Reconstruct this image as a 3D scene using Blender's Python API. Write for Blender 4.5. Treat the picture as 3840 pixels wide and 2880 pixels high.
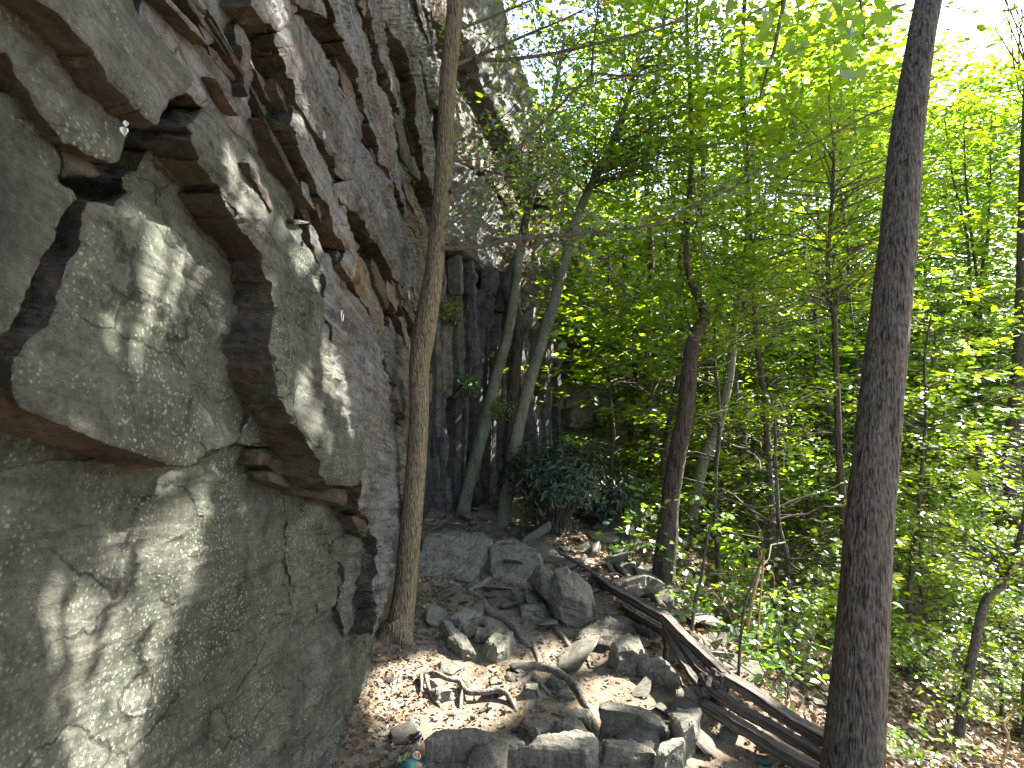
import bpy, bmesh, math, random
import numpy as np
from mathutils import Vector, geometry as mgeo
rng = np.random.default_rng(7); random.seed(7)
S = bpy.context.scene
for o in list(bpy.data.objects): bpy.data.objects.remove(o)
COL = S.collection

# ------------------------------------------------------------------ camera, sky, sun, exposure
F = 2132.0                      # focal length in photo pixels (3840 wide)
cam = bpy.data.cameras.new('camera'); cam.sensor_width = 36; cam.lens = 36*F/3840
cam.clip_start = 0.05; cam.clip_end = 1000
camo = bpy.data.objects.new('camera', cam); COL.objects.link(camo)
camo.location = (0, 0, 0); camo.rotation_euler = (math.radians(90), 0, 0)
S.camera = camo
LX, LY, LZ = 0.65, 0.39, 0.66   # direction towards the sun
L = np.array([LX, LY, LZ]); L /= np.linalg.norm(L)
SUN_EL = math.asin(L[2]); SUN_AZ = math.atan2(L[0], L[1])
W = bpy.data.worlds.new('World'); S.world = W; W.use_nodes = True
wn = W.node_tree; wn.nodes.clear()
sky = wn.nodes.new('ShaderNodeTexSky'); sky.sky_type = 'NISHITA'; sky.sun_disc = False
sky.sun_elevation = SUN_EL; sky.sun_rotation = SUN_AZ; sky.air_density = 1.0; sky.dust_density = 2.5; sky.ozone_density = 1.0
bg = wn.nodes.new('ShaderNodeBackground'); bg.inputs[1].default_value = 0.072
wo = wn.nodes.new('ShaderNodeOutputWorld')
wn.links.new(sky.outputs[0], bg.inputs[0]); wn.links.new(bg.outputs[0], wo.inputs[0])
sl = bpy.data.lights.new('sun', 'SUN'); sl.energy = 5.0; sl.angle = math.radians(0.53); sl.color = (1.0, 0.96, 0.90)
so = bpy.data.objects.new('sun', sl); COL.objects.link(so)
so.rotation_euler = Vector((-L[0], -L[1], -L[2])).to_track_quat('-Z', 'Y').to_euler()
so.location = (6, 4, 12)
vs = S.view_settings; S.display_settings.display_device = 'sRGB'
vs.view_transform = 'Standard'; vs.look = 'None'; vs.gamma = 1; vs.use_curve_mapping = False
vs.exposure = 3.1
S.cycles.use_denoising = True
S.cycles.max_bounces = 10; S.cycles.diffuse_bounces = 5; S.cycles.transmission_bounces = 6; S.cycles.transparent_max_bounces = 6

# ------------------------------------------------------------------ numeric helpers
def _h(ix, iy, iz, s):
    n = (ix*374761393 + iy*668265263 + iz*2147483647 + s*1274126177) & 0xffffffff
    n = ((n ^ (n >> 13))*1274126177) & 0xffffffff
    return ((n ^ (n >> 16)) & 0xffff)/65535.0
def vnoise(p, s=0):
    p = np.asarray(p, float); i = np.floor(p).astype(np.int64); f = p-i; f = f*f*(3-2*f)
    r = 0
    for dx in (0, 1):
        wx = f[:, 0] if dx else 1-f[:, 0]
        for dy in (0, 1):
            wy = f[:, 1] if dy else 1-f[:, 1]
            for dz in (0, 1):
                wz = f[:, 2] if dz else 1-f[:, 2]
                r = r + wx*wy*wz*_h(i[:, 0]+dx, i[:, 1]+dy, i[:, 2]+dz, s)
    return r*2-1
def fbm(p, o=4, s=0, g=0.5):
    p = np.asarray(p, float); r = 0; a = 1; t = 0
    for k in range(o):
        r = r+a*vnoise(p*2**k, s+k*17); t += a; a *= g
    return r/t
def ss(a, b, x):
    t = np.clip((x-a)/(b-a), 0, 1); return t*t*(3-2*t)
CR = {'f': (0, 0, 2212/3840), 'c1': (0, 0, 1.6589), 'c2': (1200, 0, 1.6589), 'c3': (2400, 0, 1.5361), 'c4': (0, 900, 1.6589),
      'c5': (1200, 900, 1.6589), 'c6': (2400, 900, 1.5361), 'c7': (0, 1880, 1.6589), 'c8': (1250, 1880, 1.6589), 'c9': (1900, 1880, 1.6589),
      'c10': (2600, 1880, 1.6589), 'd1': (700, 0, 2.212), 'd2': (700, 600, 2.212), 'd3': (800, 1200, 2.212), 'd4': (1000, 1700, 2.0733),
      'e1': (1550, 950, 1.58), 'g': (2400, 2250, 2.634)}
def C(k, *pts):
    ox, oy, s = CR[k]
    return [(ox+p[0]/s, oy+p[1]/s) for p in pts]
def ray(px):
    px = np.asarray(px, float).reshape(-1, 2)
    return np.stack([(px[:, 0]-1920)/F, np.ones(len(px)), -(px[:, 1]-1440)/F], 1)
def at(u, v, y): return np.array([(u-1920)/F*y, y, -(v-1440)/F*y])

# ------------------------------------------------------------------ object helpers
def tag(o, label=None, cat=None, group=None, kind=None):
    if label: o['label'] = label
    if cat: o['category'] = cat
    if group: o['group'] = group
    if kind: o['kind'] = kind
    return o
def empty(name, loc=(0, 0, 0), **k):
    o = bpy.data.objects.new(name, None); COL.objects.link(o); o.location = loc; o.empty_display_size = 0.1
    return tag(o, **k)
def mesh(name, V, faces, mats, midx=None, smooth=True):
    V = np.asarray(V, np.float32)
    me = bpy.data.meshes.new(name)
    if isinstance(faces, np.ndarray):
        n, k = faces.shape
        me.vertices.add(len(V)); me.vertices.foreach_set('co', V.ravel())
        me.loops.add(n*k); me.loops.foreach_set('vertex_index', faces.astype(np.int32).ravel())
        me.polygons.add(n); me.polygons.foreach_set('loop_start', np.arange(0, n*k, k, dtype=np.int32))
        me.update(calc_edges=True)
    else:
        me.from_pydata(V.tolist(), [], faces)
    for m in (mats if isinstance(mats, (list, tuple)) else [mats]): me.materials.append(m)
    if midx is not None: me.polygons.foreach_set('material_index', np.asarray(midx, np.int32))
    me.polygons.foreach_set('use_smooth', np.full(len(me.polygons), bool(smooth)))
    me.update(); return me
def obj(name, me, parent=None, loc=None, **k):
    o = bpy.data.objects.new(name, me); COL.objects.link(o)
    if parent is not None: o.parent = parent
    if loc is not None: o.location = loc
    return tag(o, **k)
def copy_tree(o, parent=None):
    c = o.copy(); COL.objects.link(c); c.parent = parent
    for ch in [x for x in bpy.data.objects if x.parent == o]: copy_tree(ch, c)
    return c

# ------------------------------------------------------------------ materials
class NT:
    def __init__(s, name):
        s.m = bpy.data.materials.new(name); s.m.use_nodes = True; s.t = s.m.node_tree; s.t.nodes.clear()
        s.out = s.n('ShaderNodeOutputMaterial')
    def n(s, t, **k):
        x = s.t.nodes.new(t)
        for a, b in k.items(): setattr(x, a, b)
        return x
    def l(s, a, b): s.t.links.new(a, b)
    def coord(s, scale=(1, 1, 1), rot=(0, 0, 0), obj=True):
        c = s.n('ShaderNodeTexCoord'); m = s.n('ShaderNodeMapping')
        s.l(c.outputs['Object' if obj else 'Generated'], m.inputs[0])
        if any(rot):        # turn into the bedding first, then stretch along it
            m.inputs['Rotation'].default_value = rot
            m2 = s.n('ShaderNodeMapping'); s.l(m.outputs[0], m2.inputs[0]); m = m2
        m.inputs['Scale'].default_value = scale
        return m.outputs[0]
    def noise(s, co, scale, detail=6, rough=0.6, dist=0.0):
        x = s.n('ShaderNodeTexNoise'); s.l(co, x.inputs['Vector'])
        x.inputs['Scale'].default_value = scale; x.inputs['Detail'].default_value = detail
        x.inputs['Roughness'].default_value = rough; x.inputs['Distortion'].default_value = dist
        return x.outputs['Fac']
    def ramp(s, fac, stops):
        x = s.n('ShaderNodeValToRGB'); s.l(fac, x.inputs[0]); e = x.color_ramp.elements
        while len(e) < len(stops): e.new(0.5)
        for el, (p, c) in zip(e, stops):
            el.position = p; el.color = (c[0], c[1], c[2], 1) if isinstance(c, tuple) else (c, c, c, 1)
        return x.outputs[0]
    def mix(s, fac, a, b, mode='MIX'):
        x = s.n('ShaderNodeMix', data_type='RGBA', blend_type=mode)
        for i, v in ((0, fac), (6, a), (7, b)):
            if hasattr(v, 'is_output'): s.l(v, x.inputs[i])
            elif i == 0: x.inputs[0].default_value = v
            else: x.inputs[i].default_value = (v[0], v[1], v[2], 1)
        return x.outputs[2]
    def math(s, op, a, b=None):
        x = s.n('ShaderNodeMath', operation=op)
        for i, v in ((0, a), (1, b)):
            if v is None: continue
            if hasattr(v, 'is_output'): s.l(v, x.inputs[i])
            else: x.inputs[i].default_value = v
        return x.outputs[0]
    def bump(s, h, dist, strength=1.0, nrm=None):
        x = s.n('ShaderNodeBump'); s.l(h, x.inputs['Height']); x.inputs['Distance'].default_value = dist
        x.inputs['Strength'].default_value = strength
        if nrm is not None: s.l(nrm, x.inputs['Normal'])
        return x.outputs[0]
    def principled(s, col, rough=0.85, nrm=None, spec=0.3):
        b = s.n('ShaderNodeBsdfPrincipled')
        if hasattr(col, 'is_output'): s.l(col, b.inputs['Base Color'])
        else: b.inputs['Base Color'].default_value = (*col, 1)
        if hasattr(rough, 'is_output'): s.l(rough, b.inputs['Roughness'])
        else: b.inputs['Roughness'].default_value = rough
        b.inputs['Specular IOR Level'].default_value = spec
        if nrm is not None: s.l(nrm, b.inputs['Normal'])
        s.l(b.outputs[0], s.out.inputs[0]); return b

def rock_mat(name, cols, lichen=0.0, lcol=(0.36, 0.42, 0.30), streak=1.0, dip=0.2, moss=0.0, mosscol=(0.10, 0.13, 0.05), rust=0.0, per_obj=0.25, coarse=1.0, stain=0.6, crack=0.0):
    t = NT(name)
    co = t.coord(); bed = t.coord((2.2, 0.50, 7.0), (dip, 0, 0))
    big = t.noise(co, 1.5, 6, 0.65, 0.8); mid = t.noise(co, 8, 9, 0.72, 0.4); st = t.noise(bed, 3.4, 10, 0.72, 0.6)
    fine = t.noise(co, 55, 8, 0.75)
    c = t.ramp(big, [(0.32, cols[0]), (0.5, cols[1]), (0.66, cols[2])])
    c = t.mix(t.ramp(st, [(0.40, 1.0), (0.58, 0.0)]), c, t.mix(0.80*streak, c, cols[3]))
    if rust: c = t.mix(t.math('MULTIPLY', t.ramp(t.noise(co, 2.3, 7, 0.66, 1.0), [(0.52, 0.0), (0.62, 1.0)]), rust), c, (0.27, 0.135, 0.06))
    if moss: c = t.mix(t.math('MULTIPLY', t.ramp(t.noise(co, 2.0, 8, 0.7, 0.5), [(0.42, 0.0), (0.58, 1.0)]), moss), c, mosscol)
    if stain:
        c = t.mix(t.math('MULTIPLY', t.ramp(t.noise(co, 3.1, 8, 0.72, 1.2), [(0.50, 0.0), (0.66, 1.0)]), stain), c, (0.055, 0.046, 0.034))
    wet = t.noise(t.coord((4.0, 4.0, 0.45)), 2.2, 6, 0.65)
    c = t.mix(t.ramp(wet, [(0.56, 0.0), (0.70, 0.65)]), c, (0.040, 0.038, 0.035))
    c = t.mix(1.0, c, t.ramp(mid, [(0.30, 0.50), (0.50, 0.95), (0.70, 1.30)]), 'MULTIPLY')
    if lichen:
        v = t.n('ShaderNodeTexVoronoi'); t.l(co, v.inputs['Vector']); v.inputs['Scale'].default_value = 85; v.inputs['Randomness'].default_value = 1
        spot = t.math('MULTIPLY', t.ramp(t.math('ADD', v.outputs['Distance'], t.math('MULTIPLY', t.noise(co, 60, 6, 0.75), 1.1)), [(0.74, 1.0), (0.90, 0.0)]),
                      t.ramp(t.noise(co, 2.6, 8, 0.75, 0.9), [(0.475, 0.0), (0.58, 1.0)]))
        c = t.mix(t.math('MULTIPLY', spot, lichen), c, lcol)
    c = t.mix(1.0, c, t.ramp(fine, [(0.32, 0.55), (0.50, 1.0), (0.68, 1.30)]), 'MULTIPLY')
    ck = None
    if crack:
        wv = t.n('ShaderNodeVectorMath', operation='MULTIPLY_ADD'); nn = t.n('ShaderNodeTexNoise'); t.l(co, nn.inputs['Vector']); nn.inputs['Scale'].default_value = 4; nn.inputs['Detail'].default_value = 6
        t.l(nn.outputs['Color'], wv.inputs[0]); wv.inputs[1].default_value = (.35, .35, .35); t.l(t.coord((0.7, 0.55, 1.5), (dip, 0, 0)), wv.inputs[2])
        v2 = t.n('ShaderNodeTexVoronoi', feature='DISTANCE_TO_EDGE'); t.l(wv.outputs[0], v2.inputs['Vector']); v2.inputs['Scale'].default_value = 3.2
        ck = t.math('MULTIPLY', t.ramp(v2.outputs['Distance'], [(0.004, 1.0), (0.020, 0.0)]), t.ramp(t.noise(co, 1.9, 4, 0.6), [(0.47, 0.0), (0.55, 1.0)]))
        c = t.mix(t.math('MULTIPLY', ck, crack), c, (0.022, 0.019, 0.016))
    oi = t.n('ShaderNodeObjectInfo')
    sc = t.ramp(oi.outputs['Random'], [(0.0, 1.0-per_obj), (1.0, 1.0+per_obj*0.3)])
    c = t.mix(1.0, c, sc, 'MULTIPLY')
    h = t.math('ADD', t.math('MULTIPLY', st, 1.1*streak), t.math('MULTIPLY', mid, 1.0))
    if ck is not None: h = t.math('SUBTRACT', h, t.math('MULTIPLY', ck, 0.6))
    n1 = t.bump(h, 0.055*coarse, 1.0)
    n2 = t.bump(t.math('ADD', t.math('MULTIPLY', fine, 1.0), t.math('MULTIPLY', t.noise(co, 160, 4, 0.7), 0.6)), 0.010*max(coarse, .6), 1.0, n1)
    t.principled(c, 0.80, n2, 0.28); return t.m
M = {}
M['green'] = rock_mat('rock_green_lichen', [(0.108, 0.115, 0.085), (0.156, 0.157, 0.124), (0.218, 0.207, 0.178), (0.070, 0.064, 0.046)], lichen=0.9, moss=0.45, mosscol=(0.100, 0.118, 0.072), streak=0.7, crack=0.8)
M['grey'] = rock_mat('rock_grey_streaked', [(0.245, 0.240, 0.240), (0.345, 0.33, 0.312), (0.41, 0.40, 0.405), (0.118, 0.112, 0.112)], lichen=0.25, rust=0.30, moss=0.12, streak=1.0, stain=0.4, crack=0.7)
M['tan'] = rock_mat('rock_tan_weathered', [(0.27, 0.225, 0.16), (0.33, 0.28, 0.205), (0.34, 0.30, 0.26), (0.17, 0.15, 0.13)], rust=0.6, streak=0.9)
M['brown'] = rock_mat('rock_brown_fracture_shaded', [(0.085, 0.068, 0.050), (0.125, 0.096, 0.068), (0.115, 0.100, 0.084), (0.046, 0.039, 0.034)], rust=0.4, streak=0.9, moss=0.25)  # brown broken rock, darkened further to put the undersides' shade into the colour
M['dark'] = rock_mat('rock_dark_column', [(0.15, 0.148, 0.15), (0.24, 0.23, 0.215), (0.34, 0.29, 0.22), (0.09, 0.09, 0.095)], moss=0.25, rust=0.3, streak=0.6, per_obj=0.5)
M['stone'] = rock_mat('path_stone', [(0.17, 0.165, 0.13), (0.23, 0.215, 0.165), (0.27, 0.245, 0.19), (0.13, 0.115, 0.085)], lichen=0.25, moss=0.3, mosscol=(0.15, 0.155, 0.10), rust=0.15, streak=0.4, per_obj=0.35, coarse=0.35, stain=0.35)
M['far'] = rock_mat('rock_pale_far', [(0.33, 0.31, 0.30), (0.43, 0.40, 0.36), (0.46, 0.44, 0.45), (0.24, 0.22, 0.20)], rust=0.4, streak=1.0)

def bark_mat(name, c1, c2, c3, sx=26.0, sz=5.0, depth=0.012, green=0.0, along='z', cell=0.25):
    t = NT(name); q_ = sz/sx
    co = t.coord({'z': (1, 1, q_), 'x': (q_*0.3, 1, 1), 'n': (1, 1, 1)}[along]); raw = t.coord()
    n1 = t.noise(co, sx*0.8, 3, 0.55, 0.5); rid = t.math('SUBTRACT', 1.0, t.math('MULTIPLY', t.math('ABSOLUTE', t.math('SUBTRACT', n1, 0.5)), 5.5))
    v = t.n('ShaderNodeTexVoronoi', feature='DISTANCE_TO_EDGE'); t.l(co, v.inputs['Vector']); v.inputs['Scale'].default_value = sx*1.3
    nz = t.noise(co, sx*2.6, 8, 0.72, 0.4); big = t.noise(raw, 3.5, 5, 0.65)
    ridge = t.math('ADD', t.math('ADD', t.math('MULTIPLY', t.math('MAXIMUM', rid, 0.0), 0.65), t.math('MULTIPLY', v.outputs['Distance'], cell*2)), t.math('MULTIPLY', nz, 0.55))
    c = t.ramp(ridge, [(0.22, c1), (0.55, c2), (1.0, c3)])
    if green: c = t.mix(t.math('MULTIPLY', t.ramp(big, [(0.42, 0.0), (0.60, 1.0)]), green), c, (0.085, 0.105, 0.045))
    c = t.mix(1.0, c, t.ramp(t.noise(raw, 40, 6, 0.7), [(0.3, 0.6), (0.5, 1.0), (0.7, 1.25)]), 'MULTIPLY')
    t.principled(c, 0.9, t.bump(ridge, depth, 1.0), 0.15); return t.m
M['bark1'] = bark_mat('bark_ridged_brown', (0.055, 0.042, 0.026), (0.15, 0.115, 0.068), (0.235, 0.185, 0.115), 44, 12, 0.012, 0.25, cell=1.0)
M['bark_smooth'] = bark_mat('bark_smooth_grey', (0.10, 0.095, 0.062), (0.165, 0.155, 0.105), (0.21, 0.20, 0.15), 14, 3.0, 0.007, 0.45)
M['bark_red'] = bark_mat('bark_reddish', (0.026, 0.019, 0.015), (0.062, 0.045, 0.036), (0.110, 0.084, 0.066), 34, 5, 0.012, 0.1)
M['bark_dark'] = bark_mat('bark_dark_furrowed', (0.018, 0.014, 0.012), (0.058, 0.047, 0.039), (0.155, 0.132, 0.110), 52, 9, 0.014, 0.12, cell=0.8)
M['twig'] = bark_mat('twig_bark', (0.045, 0.036, 0.028), (0.085, 0.070, 0.052), (0.13, 0.11, 0.085), 40, 10, 0.002)
M['root'] = bark_mat('root_bark', (0.06, 0.050, 0.038), (0.13, 0.108, 0.080), (0.20, 0.172, 0.132), 34, 20, 0.006, along='n')
M['rail'] = bark_mat('weathered_rail_wood', (0.024, 0.019, 0.016), (0.078, 0.064, 0.052), (0.175, 0.152, 0.126), 46, 2, 0.006, along='x', cell=0)

def leaf_mat(name, cols, trans=0.58, tcol=None, gloss=0.09, rough=0.35, vary=False):
    t = NT(name)
    g = t.n('ShaderNodeNewGeometry')
    c = t.ramp(g.outputs['Random Per Island'], cols)
    if vary:
        oi = t.n('ShaderNodeObjectInfo')
        c = t.mix(1.0, c, t.ramp(oi.outputs['Random'], [(0.0, (0.72, 0.78, 0.85)), (0.35, (0.95, 0.95, 0.95)), (0.65, (1.25, 1.05, 0.8)), (0.85, (1.5, 1.15, 0.75)), (1.0, (0.75, 0.9, 1.1))]), 'MULTIPLY')
    d = t.n('ShaderNodeBsdfDiffuse'); t.l(c, d.inputs[0])
    tr = t.n('ShaderNodeBsdfTranslucent'); t.l(t.mix(1.0, c, tcol or (3.5, 3.3, 0.4), 'MULTIPLY'), tr.inputs[0])
    m1 = t.n('ShaderNodeMixShader'); m1.inputs[0].default_value = trans; t.l(d.outputs[0], m1.inputs[1]); t.l(tr.outputs[0], m1.inputs[2])
    gl = t.n('ShaderNodeBsdfGlossy'); gl.inputs['Roughness'].default_value = rough; gl.inputs[0].default_value = (0.8, 0.85, 0.9, 1)
    m2 = t.n('ShaderNodeMixShader'); m2.inputs[0].default_value = gloss; t.l(m1.outputs[0], m2.inputs[1]); t.l(gl.outputs[0], m2.inputs[2])
    t.l(m2.outputs[0], t.out.inputs[0]); return t.m
G1, G2, G3 = (0.060, 0.125, 0.022), (0.090, 0.170, 0.026), (0.125, 0.205, 0.032)
M['leaf'] = leaf_mat('leaf_green', [(0.0, G1), (0.5, G2), (1.0, G3)], vary=True)
M['leaf_tupelo'] = leaf_mat('leaf_green_few_orange', [(0.0, (0.05, 0.095, 0.03)), (0.55, (0.075, 0.130, 0.035)), (0.968, (0.105, 0.165, 0.04)), (0.972, (0.33, 0.11, 0.03)), (1.0, (0.40, 0.17, 0.05))])
for _e in M['leaf_tupelo'].node_tree.nodes:
    if _e.type == 'VALTORGB': _e.color_ramp.interpolation = 'LINEAR'
M['leaf_maple'] = leaf_mat('leaf_maple', [(0.0, (0.06, 0.11, 0.02)), (1.0, (0.10, 0.17, 0.03))], trans=0.55)
M['leaf_laurel'] = leaf_mat('leaf_laurel_dark', [(0.0, (0.022, 0.040, 0.016)), (1.0, (0.045, 0.070, 0.026))], trans=0.12, gloss=0.05, rough=0.45)
M['litter'] = leaf_mat('dry_leaf_litter', [(0.0, (0.060, 0.038, 0.024)), (0.4, (0.115, 0.076, 0.047)), (0.75, (0.175, 0.122, 0.078)), (0.95, (0.23, 0.165, 0.105)), (1.0, (0.36, 0.25, 0.08))], trans=0.15, tcol=(1.5, 1.2, 0.7), gloss=0.03)
M['leaf_yellow'] = leaf_mat('fallen_leaf_yellow', [(0.0, (0.42, 0.30, 0.06)), (0.6, (0.50, 0.36, 0.12)), (1.0, (0.40, 0.19, 0.05))], trans=0.2, tcol=(1.5, 1.2, 0.6), gloss=0.04)

def soil_mat():
    t = NT('soil_and_duff'); co = t.coord()
    a = t.noise(co, 1.1, 5, 0.6, 0.5); b = t.noise(co, 14, 8, 0.7); f = t.noise(co, 80, 5, 0.7)
    c = t.ramp(a, [(0.35, (0.16, 0.122, 0.085)), (0.52, (0.26, 0.205, 0.145)), (0.68, (0.34, 0.275, 0.20))])
    c = t.mix(t.ramp(b, [(0.35, 0.7), (0.6, 0.0)]), c, (0.075, 0.052, 0.034))
    c = t.mix(t.ramp(f, [(0.55, 0.0), (0.72, 0.6)]), c, (0.30, 0.235, 0.16))
    h = t.math('ADD', t.math('MULTIPLY', b, 1.0), t.math('MULTIPLY', f, 0.35))
    t.principled(c, 0.95, t.bump(h, 0.03, 1.0), 0.1); return t.m
M['soil'] = soil_mat()
def plain(name, col, rough=0.5, metal=0.0, spec=0.5):
    t = NT(name); n = t.noise(t.coord(), 60, 4, 0.6)
    c = t.mix(t.ramp(n, [(0.35, 0.35), (0.65, 0.0)]), col, tuple(x*0.6 for x in col))
    b = t.principled(c, rough, t.bump(n, 0.001, 0.4), spec); b.inputs['Metallic'].default_value = metal; return t.m
M['steel'] = plain('bolt_steel', (0.55, 0.55, 0.54), 0.35, 0.9)
M['black_gloss'] = plain('black_gloss_plastic', (0.015, 0.015, 0.022), 0.15)
M['teal'] = plain('teal_fabric', (0.012, 0.085, 0.075), 0.85)
M['lime'] = plain('lime_cord', (0.33, 0.40, 0.08), 0.7)
M['cream'] = plain('cream_cloth', (0.62, 0.56, 0.40), 0.85)
M['orange'] = plain('orange_brown_cloth', (0.36, 0.13, 0.03), 0.85)
M['brown_cloth'] = plain('brown_leather', (0.20, 0.085, 0.05), 0.7)
M['white'] = plain('white_scrap', (0.45, 0.445, 0.45), 0.7)

# ------------------------------------------------------------------ ground shape
YK = [-5, 2.0, 2.9, 4, 5, 6, 7, 9, 11, 16, 30, 90]
XE = [1.3, 1.28, 1.10, 0.80, 0.62, 0.50, 0.55, 0.9, 1.4, 3.0, 8.0, 30]
def gz(x, y, detail=True):
    x = np.asarray(x, float); y = np.asarray(y, float)
    base = np.interp(y, [-5, 2.4, 3.6, 5, 6.5, 11, 16, 30, 90], [-1.80, -1.74, -1.71, -1.65, -1.58, -1.48, -1.30, -0.6, 1.5])
    xe = np.interp(y, YK, XE)
    d = x-xe
    fall = 0.43*np.where(d > 0.25, d-0.125, np.where(d > 0, d*d/0.5, 0.0))
    z = base-np.minimum(fall, 16+0*fall)
    # bank up against the cliff foot
    z = z+0.10*np.exp(-np.maximum(0, x+0.85)/0.25)*ss(2.0, 4.5, y)
    if detail:
        p = np.stack([x.ravel(), y.ravel(), 0*x.ravel()], 1)
        z = z+(0.045*fbm(p*1.6, 4, 3)+0.022*fbm(p*6, 4, 9)).reshape(z.shape)*np.clip(0.6+0.25*np.maximum(d, 0), 0.6, 3)
    return z
def on_ground(u, v):
    """walk the view ray until it meets the ground"""
    d = ray([(u, v)])[0]; ys = np.linspace(1.2, 60, 2400)
    h = d[2]*ys-gz(d[0]*ys, ys)
    k = np.argmax(h < 0); y = ys[k] if h[k] < 0 else 60
    return np.array([d[0]*y, y, gz(np.array([d[0]*y]), np.array([y]))[0]])

def axis(a, b, mid, fine, grow):
    out = [mid]; st = fine
    x = mid
    while x < b:
        if x > mid+3: st *= grow
        x += st; out.append(x)
    return out
xs = np.array(sorted(set(np.arange(-1.6, 2.2, 0.024).tolist()+axis(0, 70, 2.2, 0.05, 1.03))))
ys = np.array(sorted(set(np.arange(-4, 1.6, 0.15).tolist()+np.arange(1.6, 5.2, 0.022).tolist()+axis(0, 90, 5.2, 0.045, 1.03))))
X, Y = np.meshgrid(xs, ys); Z = gz(X, Y)
idx = np.arange(X.size).reshape(X.shape)
q = np.stack([idx[:-1, :-1], idx[:-1, 1:], idx[1:, 1:], idx[1:, :-1]], -1).reshape(-1, 4)
obj('ground', mesh('ground', np.stack([X, Y, Z], -1).reshape(-1, 3), q, M['soil']), kind='structure', label='bare dirt path falling away to a leaf-strewn hillside')

# ------------------------------------------------------------------ rock faces traced as thick slabs
NA = lambda *v: np.array(v, float)/np.linalg.norm(v)
FR = {'A': (np.array([0., 0, 0]), NA(0, 1, 0), NA(0, 0, 1), NA(1, 0, 0)),
      'B': (np.array([-0.75, 7.0, 0]), NA(1, 1.2, 0), NA(0, 0, 1), NA(1.2, -1, 0)),
      'C': (np.array([-0.75, 7.0, 0]), NA(1, 2, 0), NA(0, 0, 1), NA(2, -1, 0)),
      'G': (np.array([0., 0, 0]), NA(1, 0, 0), NA(0, 1, 0), NA(0, 0, 1)),
      'V': (np.array([0., 0, 0]), NA(1, 0, 0), NA(0, 0, 1), NA(0, -1, 0))}
def plane_hit(px, fr, off, kt, kz, ctr):
    P0, T, Zx, N = FR[fr]; D = ray(px); Dc = ray([ctr])[0]
    tc = (off+P0@N)/(Dc@N); pc = Dc*tc
    nn = N-kt*T-kz*Zx
    den = D@nn
    r = (off+P0@N-kt*(pc@T)-kz*(pc@Zx))/den
    return D*r[:, None]
def inside(P, pts):
    x, y = pts[:, 0], pts[:, 1]; r = np.zeros(len(pts), bool); n = len(P)
    for i in range(n):
        x1, y1 = P[i]; x2, y2 = P[(i+1) % n]
        if y1 == y2: continue
        c = ((y1 > y) != (y2 > y)) & (x < (x2-x1)*(y-y1)/(y2-y1)+x1); r ^= c
    return r
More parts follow.
